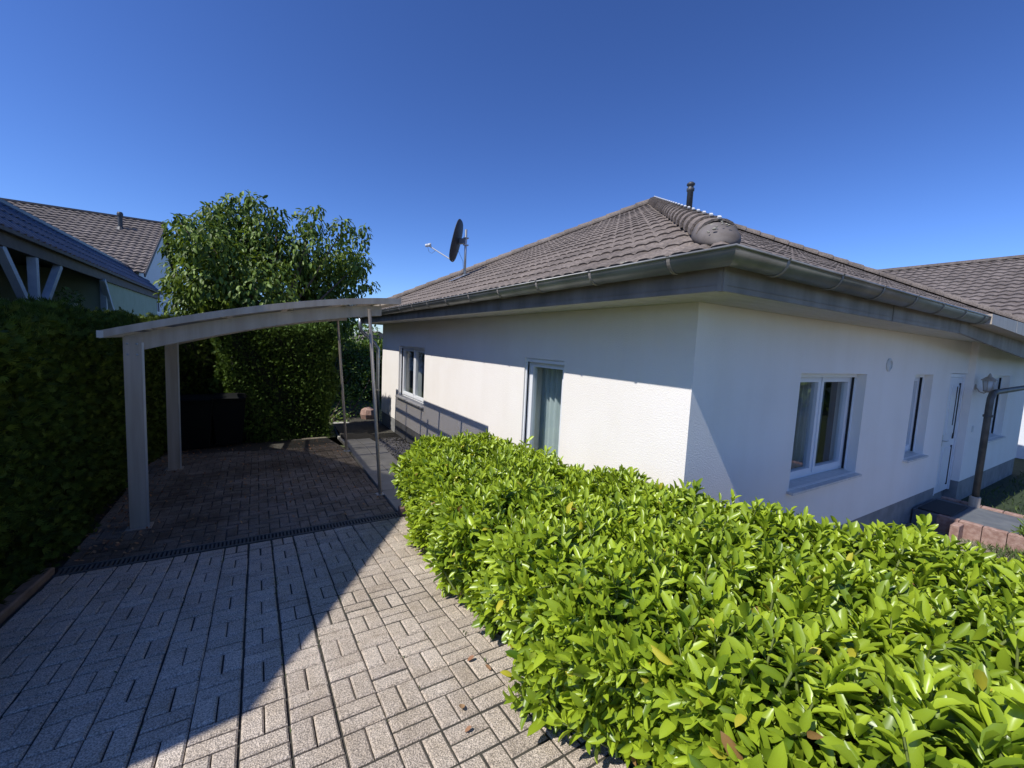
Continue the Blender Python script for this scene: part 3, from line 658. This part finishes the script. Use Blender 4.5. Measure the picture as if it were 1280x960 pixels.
wheelie(-1.06, 10.6, floorz(10.6)+.01, 'left one of two black wheelie bins in the dark corner', 0)
wheelie(-.50, 10.78, floorz(10.6)+.01, 'right one of two black wheelie bins, nearer the sunlit hedge', 0)

# ------------------------------------------------------------------ vegetation
# laurel hedge
LH = thing('laurel_hedge', (2, 2, -2.0), 'sunlit bright green cherry laurel hedge between driveway and house', 'hedge')
def ltop(x, y): return -.93-.07*y
def lxr(y): return np.interp(y, [-2.5, 0, .4, 1, 1.6, 2.5, 5.2], [4.3, 4.1, 3.6, 3.15, 3.0, 2.88, 2.72])
def lxl(y): return np.interp(y, [-2.5, 1.6, 3, 4.2, 5.2], [1.10, 1.12, 1.22, 1.37, 1.62])
O = []; A = []
N1 = 5400
y = RNG.uniform(-1.6, 5.05, N1); x = lxl(y)+.05+RNG.uniform(0, 1, N1)*(lxr(y)-lxl(y)-.08)
edge = np.minimum(x-lxl(y), lxr(y)-x); rnd = np.clip(edge/.28, 0, 1)
bumps = .065*np.sin(x*5.1+1.3*y)*np.sin(y*4.3+.7)+.03*np.sin(x*9+2*y)+.03*np.sin(y*11)
z = ltop(x, y)+bumps-.20*(1-rnd)**2+RNG.normal(0, .028, N1)-.16*(RNG.uniform(0, 1, N1) < .38)+np.where(RNG.uniform(0, 1, N1) < .02, RNG.uniform(.04, .12, N1), 0)
ax = norm(np.stack([RNG.normal(0, .28, N1)-.9*(1-rnd)*(x < lxl(y)+.4)+.9*(1-rnd)*(x > lxr(y)-.4), RNG.normal(0, .28, N1)-.12, np.ones(N1)], 1))
O.append(np.stack([x, y, z], 1)); A.append(ax)
def side(n, yfun, xf, out):
    y = RNG.uniform(*yfun, n); g0 = np.array([floorz(max(q, -4)) for q in y]); t = RNG.uniform(0, 1, n)**.8
    x = xf(y); z = g0+.1+t*(ltop(x, y)-.1-g0-.1)
    bul = .07*np.sin(y*5.3)+.05*np.sin(y*9.1+z*7)+RNG.normal(0, .035, n)-.05*(1-t)
    O.append(np.stack([x-out*(.02-bul), y, z], 1)); A.append(norm(np.stack([np.full(n, out*1.)+RNG.normal(0, .3, n), RNG.normal(0, .35, n), .55+RNG.normal(0, .3, n)], 1)))
side(2300, (-1.6, 5.0), lxl, -1); side(700, (-1.6, 5.0), lxr, 1)
n = 750; x = RNG.uniform(1.62, 2.72, n); t = RNG.uniform(0, 1, n); zz = -2.1+t*(.82); O.append(np.stack([x, 5.1+RNG.normal(0, .04, n), zz], 1)); A.append(norm(np.stack([RNG.normal(0, .35, n), np.ones(n), .5+RNG.normal(0, .3, n)], 1)))
O = np.concatenate(O); A = np.concatenate(A); NS = len(O); NL = 13
tv = rdir(NS); e1 = norm(np.cross(A, tv)); e2 = np.cross(A, e1); slen_ = RNG.uniform(.14, .24, NS)
lo, ld, lu, ll, lw, lv = [], [], [], [], [], []
ph0 = RNG.uniform(0, 2*PI, NS); sv = RNG.uniform(0, 1, NS)
for k in range(NL):
    f = k/(NL-1); ph = ph0+k*2.4+RNG.normal(0, .25, NS); rad = e1*np.cos(ph)[:, None]+e2*np.sin(ph)[:, None]
    tilt = np.radians(18+66*(1-f)**.8)+RNG.normal(0, .16, NS)
    d = A*np.cos(tilt)[:, None]+rad*np.sin(tilt)[:, None]
    o_ = O-A*((1-f)*slen_)[:, None]
    d[:, 2] -= .18*(1-f)
    L_ = RNG.uniform(.056, .098, NS)*np.where(RNG.uniform(0, 1, NS) < .15, 1.25, 1)*(1-.38*max(f-.75, 0)*4*.6)
    un = A*.9-rad*.35+RNG.normal(0, .28, (NS, 3))+np.array([-.1, -.1, .2])
    lo.append(o_+rad*.006); ld.append(d); lu.append(un); ll.append(L_); lw.append(L_*RNG.uniform(.32, .43, NS))
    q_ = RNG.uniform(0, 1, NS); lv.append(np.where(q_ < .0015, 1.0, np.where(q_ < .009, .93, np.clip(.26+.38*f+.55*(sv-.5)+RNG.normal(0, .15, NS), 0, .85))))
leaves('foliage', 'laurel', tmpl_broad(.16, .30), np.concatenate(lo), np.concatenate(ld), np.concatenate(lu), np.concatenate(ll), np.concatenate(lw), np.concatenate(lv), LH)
# stems: thin four-sided spikes under every other shoot
sel = np.arange(0, NS, 2); a_ = O[sel]+A[sel]*.0; b_ = O[sel]-A[sel]*.34; rr = .0035
V = np.stack([a_+e1[sel]*rr, a_-e1[sel]*rr*.5+e2[sel]*rr, a_-e1[sel]*rr*.5-e2[sel]*rr, b_+e1[sel]*rr*2, b_-e1[sel]*rr+e2[sel]*rr*2, b_-e1[sel]*rr-e2[sel]*rr*2], 1)
fq = np.array([(0, 1, 4, 3), (1, 2, 5, 4), (2, 0, 3, 5)])
npmesh('stem', V.reshape(-1, 3), [(fq[None]+(np.arange(len(sel))*6)[:, None, None]).reshape(-1, 4)], 'laurel_stem', LH)
mb = MB(); yy = np.linspace(-1.5, 4.85, 14)
mb.loft([[(lxl(q)+.2, q, garden(lxl(q)+.2, q)-.02), (lxr(q)-.2, q, -2.5), (lxr(q)-.25, q, ltop(0, q)-.32), (lxl(q)+.28, q, ltop(0, q)-.32)] for q in yy]); mb.build('light_block_core', 'core', LH)  # solid dark filler, added to keep the hedge interior dark
# small stray sprouts and fallen leaves on the driveway
tm = tmpl_broad(-.3, .3)
for i, (a, b, ln_, lab) in enumerate(((1.02, 2.02, .045, 'pale curled brown leaf, farthest up of the fallen leaves beside the laurel hedge'), (1.10, 1.88, .04, 'small reddish fallen leaf lying nearest to the laurel hedge'), (.86, 1.74, .05, 'largest curled brown leaf in the middle of the sunlit driveway blocks'), (.80, 1.58, .035, 'tiny yellowish fallen leaf, nearest the photographer on the driveway'))):
    o = leaves('fallen_leaf', 'dead_leaf', tm, np.array([[a, b, ramp(b)+.006]]), np.array([[math.cos(i*2.1), math.sin(i*2.1), .1]]), np.array([[0.1, 0, 1]]), np.array([ln_]), np.array([ln_*.6]), np.array([(i*.37+.1) % 1]))
    tag(o, lab, 'leaf', 'fallen leaves on the driveway')
n = 420; gx = RNG.integers(0, 17, n); wx = np.array(xs)[np.minimum(gx, len(xs)-1)]+RNG.normal(0, .004, n); wy = RNG.uniform(.4, 4.85, n); cl0 = RNG.integers(0, 60, n); cx0 = RNG.uniform(0, 1, 60)
wx = np.where(cl0 < 40, np.array(xs)[(cl0*7) % len(xs)]+RNG.normal(0, .006, n), wx); wy = np.where(cl0 < 40, .5+4.3*cx0[cl0]+RNG.normal(0, .05, n), wy)
D = np.stack([RNG.normal(0, .8, n), RNG.normal(0, .8, n), np.ones(n)], 1); L_ = RNG.uniform(.01, .03, n)
o = leaves('joint_weeds', 'grass', tmpl_simple(.3), np.stack([wx, wy, ramp(wy)-.006], 1), D, rdir(n), L_, L_*.3, RNG.uniform(.3, 1, n)); tag(o, 'tiny green weeds growing in the joints of the driveway blocks', 'weeds', kind='stuff')
n = 900; lx = np.concatenate([RNG.normal(-1.25, .18, 400), RNG.uniform(-1.4, 1.4, 500)]); ly = RNG.uniform(5.1, 11, n); lx = np.clip(lx, -1.48, 1.46)
D = np.stack([RNG.normal(0, 1, n), RNG.normal(0, 1, n), RNG.uniform(-.1, .3, n)], 1); L_ = RNG.uniform(.015, .045, n)
o = leaves('leaf_litter', 'dead_leaf', tm, np.stack([lx, ly, np.array([floorz(q) for q in ly])+.008], 1), D, np.tile([0, 0, 1.], (n, 1))+rdir(n)*.3, L_, L_*.6, RNG.uniform(0, 1, n)); tag(o, 'dry brown leaf litter scattered over the shaded carport floor', 'leaf litter', kind='stuff')
# left thuja hedge
def sprays(name, m, parent, P, Nrm, ln, tm, vlo=0, jitter=.6, upb=.5, wr=1.0, var=None):
    n = len(P); D = norm(Nrm*.8+RNG.normal(0, jitter, (n, 3))+np.array([0, 0, upb])); U_ = norm(rdir(n)+Nrm*.6)
    L_ = RNG.uniform(.7, 1.3, n)*ln
    return leaves(name, m, tm, P, D, U_, L_, L_*wr, np.clip(RNG.normal(.45, .25, n), 0, 1) if var is None else var, parent)
def hedgebox(nm, label, loc, x0, x1, y0, y1, zb, zt, dens, ln, m, tm, faces='xXyYt', bulge=.08, wr=1.0, core=.16, jit=.6, taper=.0):
    t = thing(nm, loc, label, 'hedge'); Ps, Ns = [], []
    hh = zt-(zb if not callable(zb) else zb(y0))
    def bz(y): return zb(y) if callable(zb) else np.full_like(y, zb)
    for f in faces:
        if f in 'xX':
            n = int((y1-y0)*hh*dens); y = RNG.uniform(y0, y1, n); t_ = RNG.uniform(0, 1, n); z = bz(y)+t_*(zt-bz(y)); X = np.full(n, x0 if f == 'x' else x1)
            s = -1 if f == 'x' else 1; b = bulge*np.sin(y*2.6+z*1.7)*np.sin(z*3.1+y)+RNG.normal(0, .045, n)-.18*np.clip((z-(zt-.25))/.25, 0, 1)**2-taper*t_
            Ps.append(np.stack([X+s*b, y, z], 1)); Ns.append(np.tile([s, 0, 0.], (n, 1)))
        elif f in 'yY':
            n = int((x1-x0)*hh*dens); x = RNG.uniform(x0, x1, n); z = (zb if not callable(zb) else zb(y0))+RNG.uniform(0, 1, n)*hh; s = -1 if f == 'y' else 1
            b = bulge*np.sin(x*3.1+z*2.2)+RNG.normal(0, .045, n)-.18*np.clip((z-(zt-.25))/.25, 0, 1)**2
            Ps.append(np.stack([x, np.full(n, y0 if f == 'y' else y1)+s*b, z], 1)); Ns.append(np.tile([0, s, 0.], (n, 1)))
        else:
            n = int((x1-x0)*(y1-y0)*dens); x = RNG.uniform(x0, x1, n); y = RNG.uniform(y0, y1, n)
            e_ = np.minimum(np.minimum(x-x0, x1-x), np.minimum(y-y0, y1-y))
            z = zt+bulge*.6*np.sin(x*4+y*2.3)+RNG.normal(0, .05, n)-.16*(1-np.clip(e_/.22, 0, 1))**2
            Ps.append(np.stack([x, y, z], 1)); Ns.append(np.tile([0, 0, 1.], (n, 1)))
    sprays('foliage', m, t, np.concatenate(Ps), np.concatenate(Ns), ln, tm, jitter=jit, wr=wr)
    mb = MB(); b0 = zb(np.array([y0]))[0] if callable(zb) else zb; b1 = zb(np.array([y1]))[0] if callable(zb) else zb
    mb.loft([[(x0+core, q, b), (x1-core, q, b), (x1-core-taper, q, zt-core), (x0+core+taper, q, zt-core)] for q, b in ((y0+core, b0), (y1-core, b1))]); mb.build('light_block_core', 'core', t)  # dark solid added inside the hedge to block light
    return t
hedgebox('thuja_hedge', 'tall dark thuja hedge along the shaded left edge of the driveway', (-2.2, 6, -2.2), -2.75, -1.62, 2.25, 11.6, lambda y: np.interp(y, [0, 4.9, 8.4, 11], [-1.6, -2.14, -2.15, -2.5]), .06, 1900, .072, 'thuja', tmpl_spray(), 'Xyt', .09, taper=.06)
hedgebox('yew_hedge', 'clipped evergreen hedge behind the carport with sunlit top', (.5, 11.6, -2.5), -.62, 1.55, 11.2, 12.6, -2.52, .27, 2100, .075, 'yew', tmpl_spray(), 'xXyt', .2, wr=.8)
hedgebox('thuja_hedge', 'unlit hedge closing the back left corner behind the two bins', (-1.4, 12.2, -2.5), -2.9, -.66, 11.5, 12.4, -2.52, .12, 900, .09, 'thuja', tmpl_spray(), 'Xyt', .08)
# generic crown from clumps
def crown(name, m, parent, clumps, nleaf, ln, wr, tm, droop=.4, shell=.55, var_c=.45):
    Ps, Ds, Us, Ls, Vs = [], [], [], [], []
    for (cx, cy, cz, r, rz) in clumps:
        n = int(nleaf*r*r); d = rdir(n); rad = RNG.uniform(shell, 1.0, n)**.6; rad *= 1+.16*np.sin(d[:, 0]*6+cx*9)*np.sin(d[:, 2]*7+cz*5)
        p = np.array([cx, cy, cz])+d*(np.array([r, r, rz])*rad[:, None])
        Ps.append(p); dd_ = d*.8+RNG.normal(0, .5, (n, 3)); dd_[:, 2] -= droop; Ds.append(dd_); Us.append(d+np.array([0, 0, .7])+RNG.normal(0, .35, (n, 3)))
        Ls.append(RNG.uniform(.7, 1.25, n)*ln); Vs.append(np.clip(RNG.normal(var_c, .22, n)+RNG.uniform(-.12, .12), 0, 1))
    L_ = np.concatenate(Ls)
    return leaves(name, m, tm, np.concatenate(Ps), np.concatenate(Ds), np.concatenate(Us), L_, L_*wr, np.concatenate(Vs), parent)
def unp(px, py, Y):
    r = fw*F+rt*(px-640)+up*(480-py); r = r*(Y/r.y); return r
# cherry tree
TT = thing('cherry_tree', (.6, 15, -2.5), 'broad leafy cherry tree rising behind the carport roof', 'tree')
cl_ = []; px_ = [(305, 262, 22), (290, 285, 30), (268, 270, 16), (258, 300, 28), (230, 292, 18), (218, 312, 12), (238, 345, 24), (265, 345, 34), (300, 325, 36), (335, 290, 24), (352, 320, 30), (345, 270, 13), (388, 280, 18), (385, 315, 30), (428, 288, 16), (425, 325, 28), (452, 302, 11), (448, 330, 18), (400, 350, 34), (440, 358, 18), (463, 357, 9), (330, 360, 40), (250, 375, 34), (290, 385, 36), (370, 385, 36), (420, 390, 30), (212, 352, 9), (240, 318, 20), (318, 252, 9), (396, 264, 8), (456, 288, 7), (222, 275, 8)]
for qx, qy, qr in px_:
    Yd = 15+random.uniform(-1.3, 1.3)*(1 if qr > 20 else .5); p = unp(qx, qy, Yd); r = qr*(Yd*1.02)/F*.92; cl_.append((p.x, p.y, p.z, r, r*.95))
    if qr > 22: cl_.append((p.x+random.uniform(-.3, .3), p.y+random.uniform(.5, 1.3), p.z-.2, r*.9, r*.8))
crown('foliage', 'cherry', TT, cl_, 820, .16, .47, tmpl_broad(.35, .25), .9, .35, .42)
mb = MB(); mb.tube([(.6, 15, -2.6), (.62, 15, -1.4), (.55, 15.05, -.5), (.6, 15, .3)], [.17, .14, .125, .11], 12); tr = mb.build('trunk', 'bark', TT, True)
mb = MB()
for c in cl_[::2]: 
    p = Vector(c[:3]); b = Vector((.58, 15, min(.3, p.z-.8))); m_ = b.lerp(p, .5)+Vector((0, 0, -.1*abs(p.x-.6))); mb.tube([b, m_, p], [.06, .035, .012], 7)
mb.build('branch', 'bark', tr, True)
# shrubs behind right of the carport
def shrub(name, label, clumps, base, m='shrub', nleaf=700, ln=.09, wr=.45, droop=.1, vc=.5, group=None):
    t = thing(name, base, label, 'shrub', group); crown('foliage', m, t, clumps, nleaf, ln, wr, tmpl_broad(.2, .25), droop, .3, vc)
    mb = MB()
    for c in clumps: mb.tube([base, ((base[0]+c[0])/2, (base[1]+c[1])/2, (base[2]+c[2])/2-.05), c[:3]], [.03, .02, .008], 6)
    mb.build('stem', 'bark', t); return t
def cp(px, py, r, Y, zr=1): p = unp(px, py, Y); rr = r*Y*1.0/F; return (p.x, p.y, p.z, rr, rr*zr)
shrub('leafy_shrub', 'sunlit leafy shrub beside the path end, left of the downpipe', [cp(458, 500, 14, 14), cp(448, 520, 12, 14), cp(462, 475, 12, 14), cp(440, 495, 14, 14.4), cp(455, 535, 8, 13.6)], (2.5, 14, -2.52), vc=.6)
shrub('tall_shrub', 'dark green tall shrub between the clipped hedge and the downpipe', [cp(445, 450, 22, 15.5), cp(425, 430, 18, 16), cp(460, 445, 16, 15.5), cp(430, 470, 20, 15), cp(420, 500, 18, 14.8), cp(452, 480, 18, 15.6)], (2, 15.5, -2.52), vc=.3)
shrub('young_conifer', 'slim light green young conifer above the tall shrub', [cp(434, 408, 6, 17, 1.6), cp(434, 425, 9, 17), cp(434, 395, 4, 17, 1.6)], (2.4, 17, -2.52), nleaf=1500, ln=.07, wr=.2, vc=.55)
shrub('low_shrub', 'low pale green shrub at the far end of the slab path', [cp(425, 513, 10, 13.4), cp(418, 525, 8, 13.2), cp(436, 526, 9, 13.2), cp(448, 515, 10, 13.6), cp(428, 495, 12, 13.9)], (1.8, 13.3, -2.52), vc=.75)
shrub('evergreen_shrub', 'dark evergreen mass behind the bins and under the cherry tree', [cp(240, 440, 40, 16), cp(205, 440, 36, 16), cp(280, 440, 40, 16.5), cp(330, 425, 36, 17), cp(380, 420, 30, 17), cp(250, 500, 45, 15.5), cp(170, 450, 30, 17), cp(300, 410, 30, 16)], (-1, 16, -2.52), 'yew', 500, .12, .45, .1, .25)
hedgebox('back_hedge', 'rough dark hedge closing the garden behind the path end', (5, 18, -2.5), 1.4, 9, 17.5, 18.6, -2.55, -.3, 260, .16, 'shrub', tmpl_simple(), 'xyt', .15, wr=.5, core=.2)
mb = MB(); p = unp(460, 527, 13.2); mb.lathe((p.x, p.y, -2.52), [(.10, 0), (.2, .06), (.24, .2), (.2, .34), (.1, .4)], 9)
tag(mb.build('boulder', 'brick', None, False), 'rounded reddish stone by the path end near the downpipe', 'stone')
tag(hfield('lawn', [10.24, 14, 20, 60], [-30, -3, 2.3, 30], lambda x, y: -2.49, 'lawn'), kind='structure')
# plants along the front walkway
n = 5200; x = RNG.uniform(4.6, 8.92, n); y = RNG.uniform(-1, 1.7, n); x = np.where(RNG.uniform(0, 1, n) < .3, RNG.uniform(8.4, 8.92, n), x); keep = (x-8.9)*.0+y < 1.75; x, y = x[keep], y[keep]; n = len(x)
Pz = np.array([garden(a, b) for a, b in zip(x, y)])
D = np.stack([RNG.normal(0, .5, n), RNG.normal(0, .5, n), np.ones(n)], 1); L_ = RNG.uniform(.08, .22, n)*np.clip(1.8-y, .2, 1)
o = leaves('ground_cover', 'grass', tmpl_simple(.3), np.stack([x, y, Pz], 1), D, rdir(n), L_, L_*.12, RNG.uniform(0, 1, n)); tag(o, 'wispy low ground cover in the bed between hedge and house', 'ground cover', kind='stuff')
n = 6000; x = RNG.uniform(10.4, 22, n); y = RNG.uniform(-3, 2.0, n); D = np.stack([RNG.normal(0, .4, n), RNG.normal(0, .4, n), np.ones(n)], 1); L_ = RNG.uniform(.05, .11, n)
o = leaves('lawn_grass', 'grass', tmpl_simple(.3), np.stack([x, y, np.full(n, -2.48)], 1), D, rdir(n), L_, L_*.2, RNG.uniform(0, .6, n)); tag(o, 'short shaded lawn grass right of the front walkway', 'grass', kind='stuff')
shrub('grass_tuft', 'pale spiky tuft beside the brick-edged walkway', [(9.1, .95, -2.32, .13, .12), (9.15, 1.05, -2.25, .08, .1)], (9.1, 1, -2.5), nleaf=9000, ln=.13, wr=.1, droop=-.3, vc=.9)
# raised front walkway with brick edging
W = thing('front_walkway', (9.5, 1, -2.5), 'raised slab walkway with red brick edging leading to the front door', 'walkway')
mb = MB(); mb.box(9.05, 10.12, -6, 2.2, -2.6, -2.30); mb.box(8.96, 9.98, 1.72, 2.2, -2.6, -2.302); mb.build('paving', 'walkway_slab', W)
mb = MB(); y = -6
while y < 1.7: mb.box(8.94, 9.045, y+.005, y+.235, -2.6, -2.29, None, .006); y += .24
y = -6
while y < 2.0: mb.box(10.125, 10.23, y+.005, y+.235, -2.6, -2.27, None, .006); y += .24
x = 8.7
while x < 8.93: mb.box(x, x+.11, 1.62, 1.715, -2.6, -2.32, None, .006); x += .115
mb.build('brick_edging', 'brick', W)
mb = MB(); mb.box(9.02, 9.9, 1.78, 2.16, -2.298, -2.275, None, .006); tag(mb.build('doormat', 'mat_rubber'), 'dark rubber doormat on the slab step before the white door', 'doormat')
mb = MB()
for k in range(6): mb.box(1.50+k*.245, 1.735+k*.245, 4.93, 5.04, -2.3, -2.06, None, .008)
tag(mb.build('brick_edging', 'brick'), 'short red brick edging at the far end of the laurel hedge', 'edging')

# ------------------------------------------------------------------ neighbours
def simple_window(P, a, b, c, d, parent):
    mb = MB(); mb.box(a, b, -.03, .02, c, d, P); o = mb.build('window', 'dark_wall', parent)
    mb = MB(); f = .07
    for q in ((a-f, a, c, d), (b, b+f, c, d), (a-f, b+f, c-f, c), (a-f, b+f, d, d+f), ((a+b)/2-.03, (a+b)/2+.03, c, d)): mb.box(q[0], q[1], -.05, -.031 if q[0] > a else .02, q[2], q[3], P)
    mb.build('frame', 'upvc', o); return o
# far gable house, ridge along x
G = thing('gabled_house', (-8, 31, -2.5), 'distant white gabled house with brown tiled roof, left of the cherry tree', 'house')
xg = -4.6; ex = .25
mb = MB(); mb.loft([[(x, 25.9, -2.7), (x, 25.9, 2.62), (x, 31.4, 5.72), (x, 36.9, 2.62), (x, 36.9, -2.7)] for x in (-19, xg)]); mb.build('wall', 'far_white', G)
mb = MB(); kk = (5.86-2.45)/5.85
roofplane(mb, (-19.3, 25.55, 2.45), (1, 0, 0), (0, 1, 0), math.hypot(5.85, 5.85*kk), lambda h: 0, lambda h: 19.3+xg+ex, k=kk, tw=.3, course=.34, amp=.05, step=.05, ns=6)
roofplane(mb, (-19.3, 37.25, 2.45), (1, 0, 0), (0, -1, 0), math.hypot(5.85, 5.85*kk), lambda h: 0, lambda h: 19.3+xg+ex, k=kk, tw=.3, course=.34, amp=.05, step=.05, ns=3)
g_ = mb.build('roof', 'tile_grey', G)
mb = MB(); mb.beam((xg+ex+.02, 25.5, 2.38), (xg+ex+.02, 31.4, 5.84), .05, .2); mb.beam((xg+ex+.02, 37.3, 2.38), (xg+ex+.02, 31.4, 5.84), .05, .2); mb.beam((-19.3, 31.4, 5.93), (xg+ex, 31.4, 5.93), .22, .1); mb.build('verge_board', 'brown_board', g_)
mb = MB(); mb.tube([(-6.0, 30, 4.9), (-6.0, 30, 5.75)], .1, 12); mb.lathe((-6.0, 30, 5.7), [(.13, 0), (.13, .12), (.1, .2)], 12); mb.lathe((-6.0, 30, 4.95), [(.25, 0), (.12, .2)], 12); mb.build('vent_pipe', 'black_pipe', g_)
simple_window(lambda u, d_, z: (xg-d_, u, z), 29.2, 30.3, .9, 2.0, G)
# near outbuilding with covered terrace, eaves along y
Bn = thing('terrace_house', (-6, 18, -2.3), 'neighbouring low house with dark blue tiled roof and timber-braced covered terrace', 'house')
ke = (2.67-1.72)/1.0
mb = MB(); roofplane(mb, (-4, 7.5, 1.72), (0, 1, 0), (-1, 0, 0), math.hypot(1, ke), lambda h: 0, lambda h: 19.5-h*0+h*1.6, k=ke, tw=.3, course=.4, amp=.06, step=.012, ns=8)
roofplane(mb, (-10, 7.5, 1.72-3), (0, 1, 0), (1, 0, 0), .1, lambda h: 0, lambda h: 17, k=.3, tw=.3, ns=2)
nr = mb.build('roof', 'tile_blue', Bn)
mb = MB(); mb.loft([[(-5.05, q, 2.66), (-4.05, q, 1.69), (-9.5, q, 1.69)] for q in (7.6, 26.9)]); mb.beam((-5.0, 7.5, 2.72), (-5.0, 28.3, 2.72), .16, .08); mb.build('ridge', 'tile_blue', nr)
mb = MB(); mb.beam((-4.06, 7.5, 1.53), (-4.06, 26.9, 1.53), .08, .26); mb.beam((-3.95, 7.5, 1.68), (-3.95, 27, 1.68), .1, .07); mb.build('eaves_beam', 'brown_board', Bn)
mb = MB(); mb.box(-9, -4.1, 18.3, 26.6, -2.7, 1.66); mb.build('wall', 'green_wall', Bn)
mb = MB(); mb.box(-6.6, -6.5, 7.6, 18.25, -2.6, 1.68); mb.build('back_wall', 'dark_wall', Bn)
for yy, ks in ((13.3, (1, -1)), (19.2, (-1,)), (9.0, (1, -1))):
    mb = MB(); mb.box(-4.17, -4.03, yy-.07, yy+.07, -2.6, 1.39) if yy < 18 else mb.box(-4.17, -4.03, 18.15, 18.29, -2.6, 1.39); pp = mb.build('terrace_post', 'white_paint', Bn)
    for k_ in ks:
        mb = MB(); mb.beam((-4.1+(.08 if yy > 18 else 0), yy+.05*k_, .0), (-4.1+(.08 if yy > 18 else 0), yy+1.4*k_, 1.40), .13, .13); mb.build('brace', 'white_paint', pp)
t = thing('potted_plant', (-4.0, 15.0, .1), 'white flowerpot with a small bushy plant on the terrace edge', 'plant')
p = unp(88, 380, 14.6); mb = MB(); mb.lathe((p.x, p.y, p.z-.22), [(.10, 0), (.14, .24), (.12, .24)], 12); mb.build('pot', 'pot', t)
crown('foliage', 'shrub', t, [(p.x, p.y, p.z+.17, .22, .2)], 2500, .09, .4, tmpl_broad(), .1, .3, .2)
mb = MB(); mb.box(p.x-.25, p.x+.2, 9, 18.2, -2.5, p.z-.225); tag(mb.build('parapet', 'dark_wall'), 'low wall along the terrace edge behind the dark hedge', 'wall')
# taller gabled neighbour just outside the left of the picture (its gable shades the driveway)
Bs = thing('tall_gabled_house', (-7, 6, -2.2), 'tall pale house with steep gable beside the left hedge', 'house')
prof = [(1.96, -2.4), (1.88, 2.3), (1.88, 2.7), (1.92, 3.09), (2.04, 3.17), (2.36, 3.34), (2.79, 3.56), (3.16, 3.75), (3.75, 4.23), (4.37, 4.69), (5.3, 5.4), (9.3, 2.9), (9.3, -2.4)]
prof = [(a-.08, b+.03) for a, b in prof]; mb = MB(); mb.loft([[(x, a, b) for a, b in prof] for x in (-9, -4.0)]); mb.build('wall', 'far_white', Bs)
mb = MB(); mb.loft([[(x, a, b) for a, b in [(1.9, 3.1), (2.04, 3.2), (2.79, 3.59), (3.16, 3.78), (3.75, 4.26), (4.37, 4.72), (5.3, 5.45), (9.6, 2.8), (9.6, 2.72), (5.3, 5.405)]] for x in (-9.3, -3.97)]); mb.build('roof', 'tile_grey', Bs)
# trees across the street, behind the camera: the front windows reflect them
t = thing('street_hedge', (27, -7, -2.5), 'tall dark hedge row beyond the front garden, mirrored in the front windows', 'hedge')
crown('foliage', 'cherry', t, [(21+k*1.7, -4.5-k*.9+random.uniform(-.4, .4), z, 1.7, 1.6) for k in range(9) for z in (-1, 1.0, 3)], 90, .4, .6, tmpl_simple(), .1, .3, .3)
mb = MB(); mb.loft([[(21.5+a, -5+b, -2.7), (35+a, -12+b, -2.7), (35+a, -12+b, 3), (21.5+a, -5+b, 3)] for a, b in ((0, 0), (-.3, -.6))]); mb.build('light_block_core', 'core', t)  # added dark slab within the row, stops light passing the leaves
# neighbour beyond the right end of the bungalow
Rn = thing('neighbour_house', (23, 5, -2.5), 'house with grey-brown tiled roof beyond the right end of the bungalow', 'house')
xr0, zr0, xr1, zr1 = 17.6, .95, 24, 4.02; kr = (zr1-zr0)/(xr1-xr0)
mb = MB(); roofplane(mb, (xr0, 1.8, zr0), (0, 1, 0), (1, 0, 0), math.hypot(xr1-xr0, zr1-zr0), lambda h: 0, lambda h: 8.2, k=kr, tw=.3, course=.34, amp=.04, step=.045, ns=6)
roofplane(mb, (2*xr1-xr0, 1.8, zr0), (0, 1, 0), (-1, 0, 0), math.hypot(xr1-xr0, zr1-zr0), lambda h: 0, lambda h: 8.2, k=kr, tw=.3, course=.34, amp=.04, step=.045, ns=2)
rr_ = mb.build('roof', 'tile_grey', Rn)
mb = MB(); mb.beam((xr1, 1.8, zr1+.07), (xr1, 10, zr1+.07), .25, .1); mb.build('ridge', 'tile_grey', rr_)
mb = MB(); mb.loft([[(18.2, q, -2.7), (18.2, q, 1.15), (24, q, 3.95), (29.8, q, 1.15), (29.8, q, -2.7)] for q in (2.1, 9.7)]); mb.build('wall', 'far_white', Rn)
simple_window(lambda u, d_, z: (18.2+d_, u, z), 3.2, 4.45, -1.5, -.6, Rn)
# distant house between carport and downpipe
Dn = thing('distant_house', (7, 55, -2.5), 'tiny grey-roofed house seen through the gap beside the far downpipe', 'house')
p = unp(470, 430, 55); mb = MB(); mb.box(p.x-4, p.x+4, 54, 62, -2.7, p.z-1); mb.build('wall', 'far_white', Dn)
mb = MB(); mb.loft([[(p.x-4.5, q, p.z-1), (p.x, q, p.z+1.6), (p.x+4.5, q, p.z-1)] for q in (53.5, 62.5)]); mb.build('roof', 'tile_grey', Dn)
# tree row far behind the plot
for i, (qx, Y_, h) in enumerate(((120, 60, 4), (250, 55, 5), (360, 58, 4.5), (430, 50, 3.4))):
    p = unp(qx, 430, Y_); t = thing('background_tree', (p.x, Y_, -2.6), ['far tree hidden low behind the terrace roof', 'far tree low behind the left part of the cherry tree', 'far tree low behind the middle of the cherry tree', 'far tree beside the tiny distant house'][i], 'tree', 'far trees behind the plots')
    crown('crown', 'yew', t, [(p.x+random.uniform(-2, 2), Y_+random.uniform(-2, 2), -1+k*1.1, 2.3, 1.5) for k in range(int(h))], 160, .4, .6, tmpl_simple(), .1, .3, .4)
    mb = MB(); mb.tube([(p.x, Y_, -2.7), (p.x, Y_, 1)], [.25, .12], 8); mb.build('trunk', 'bark', t)
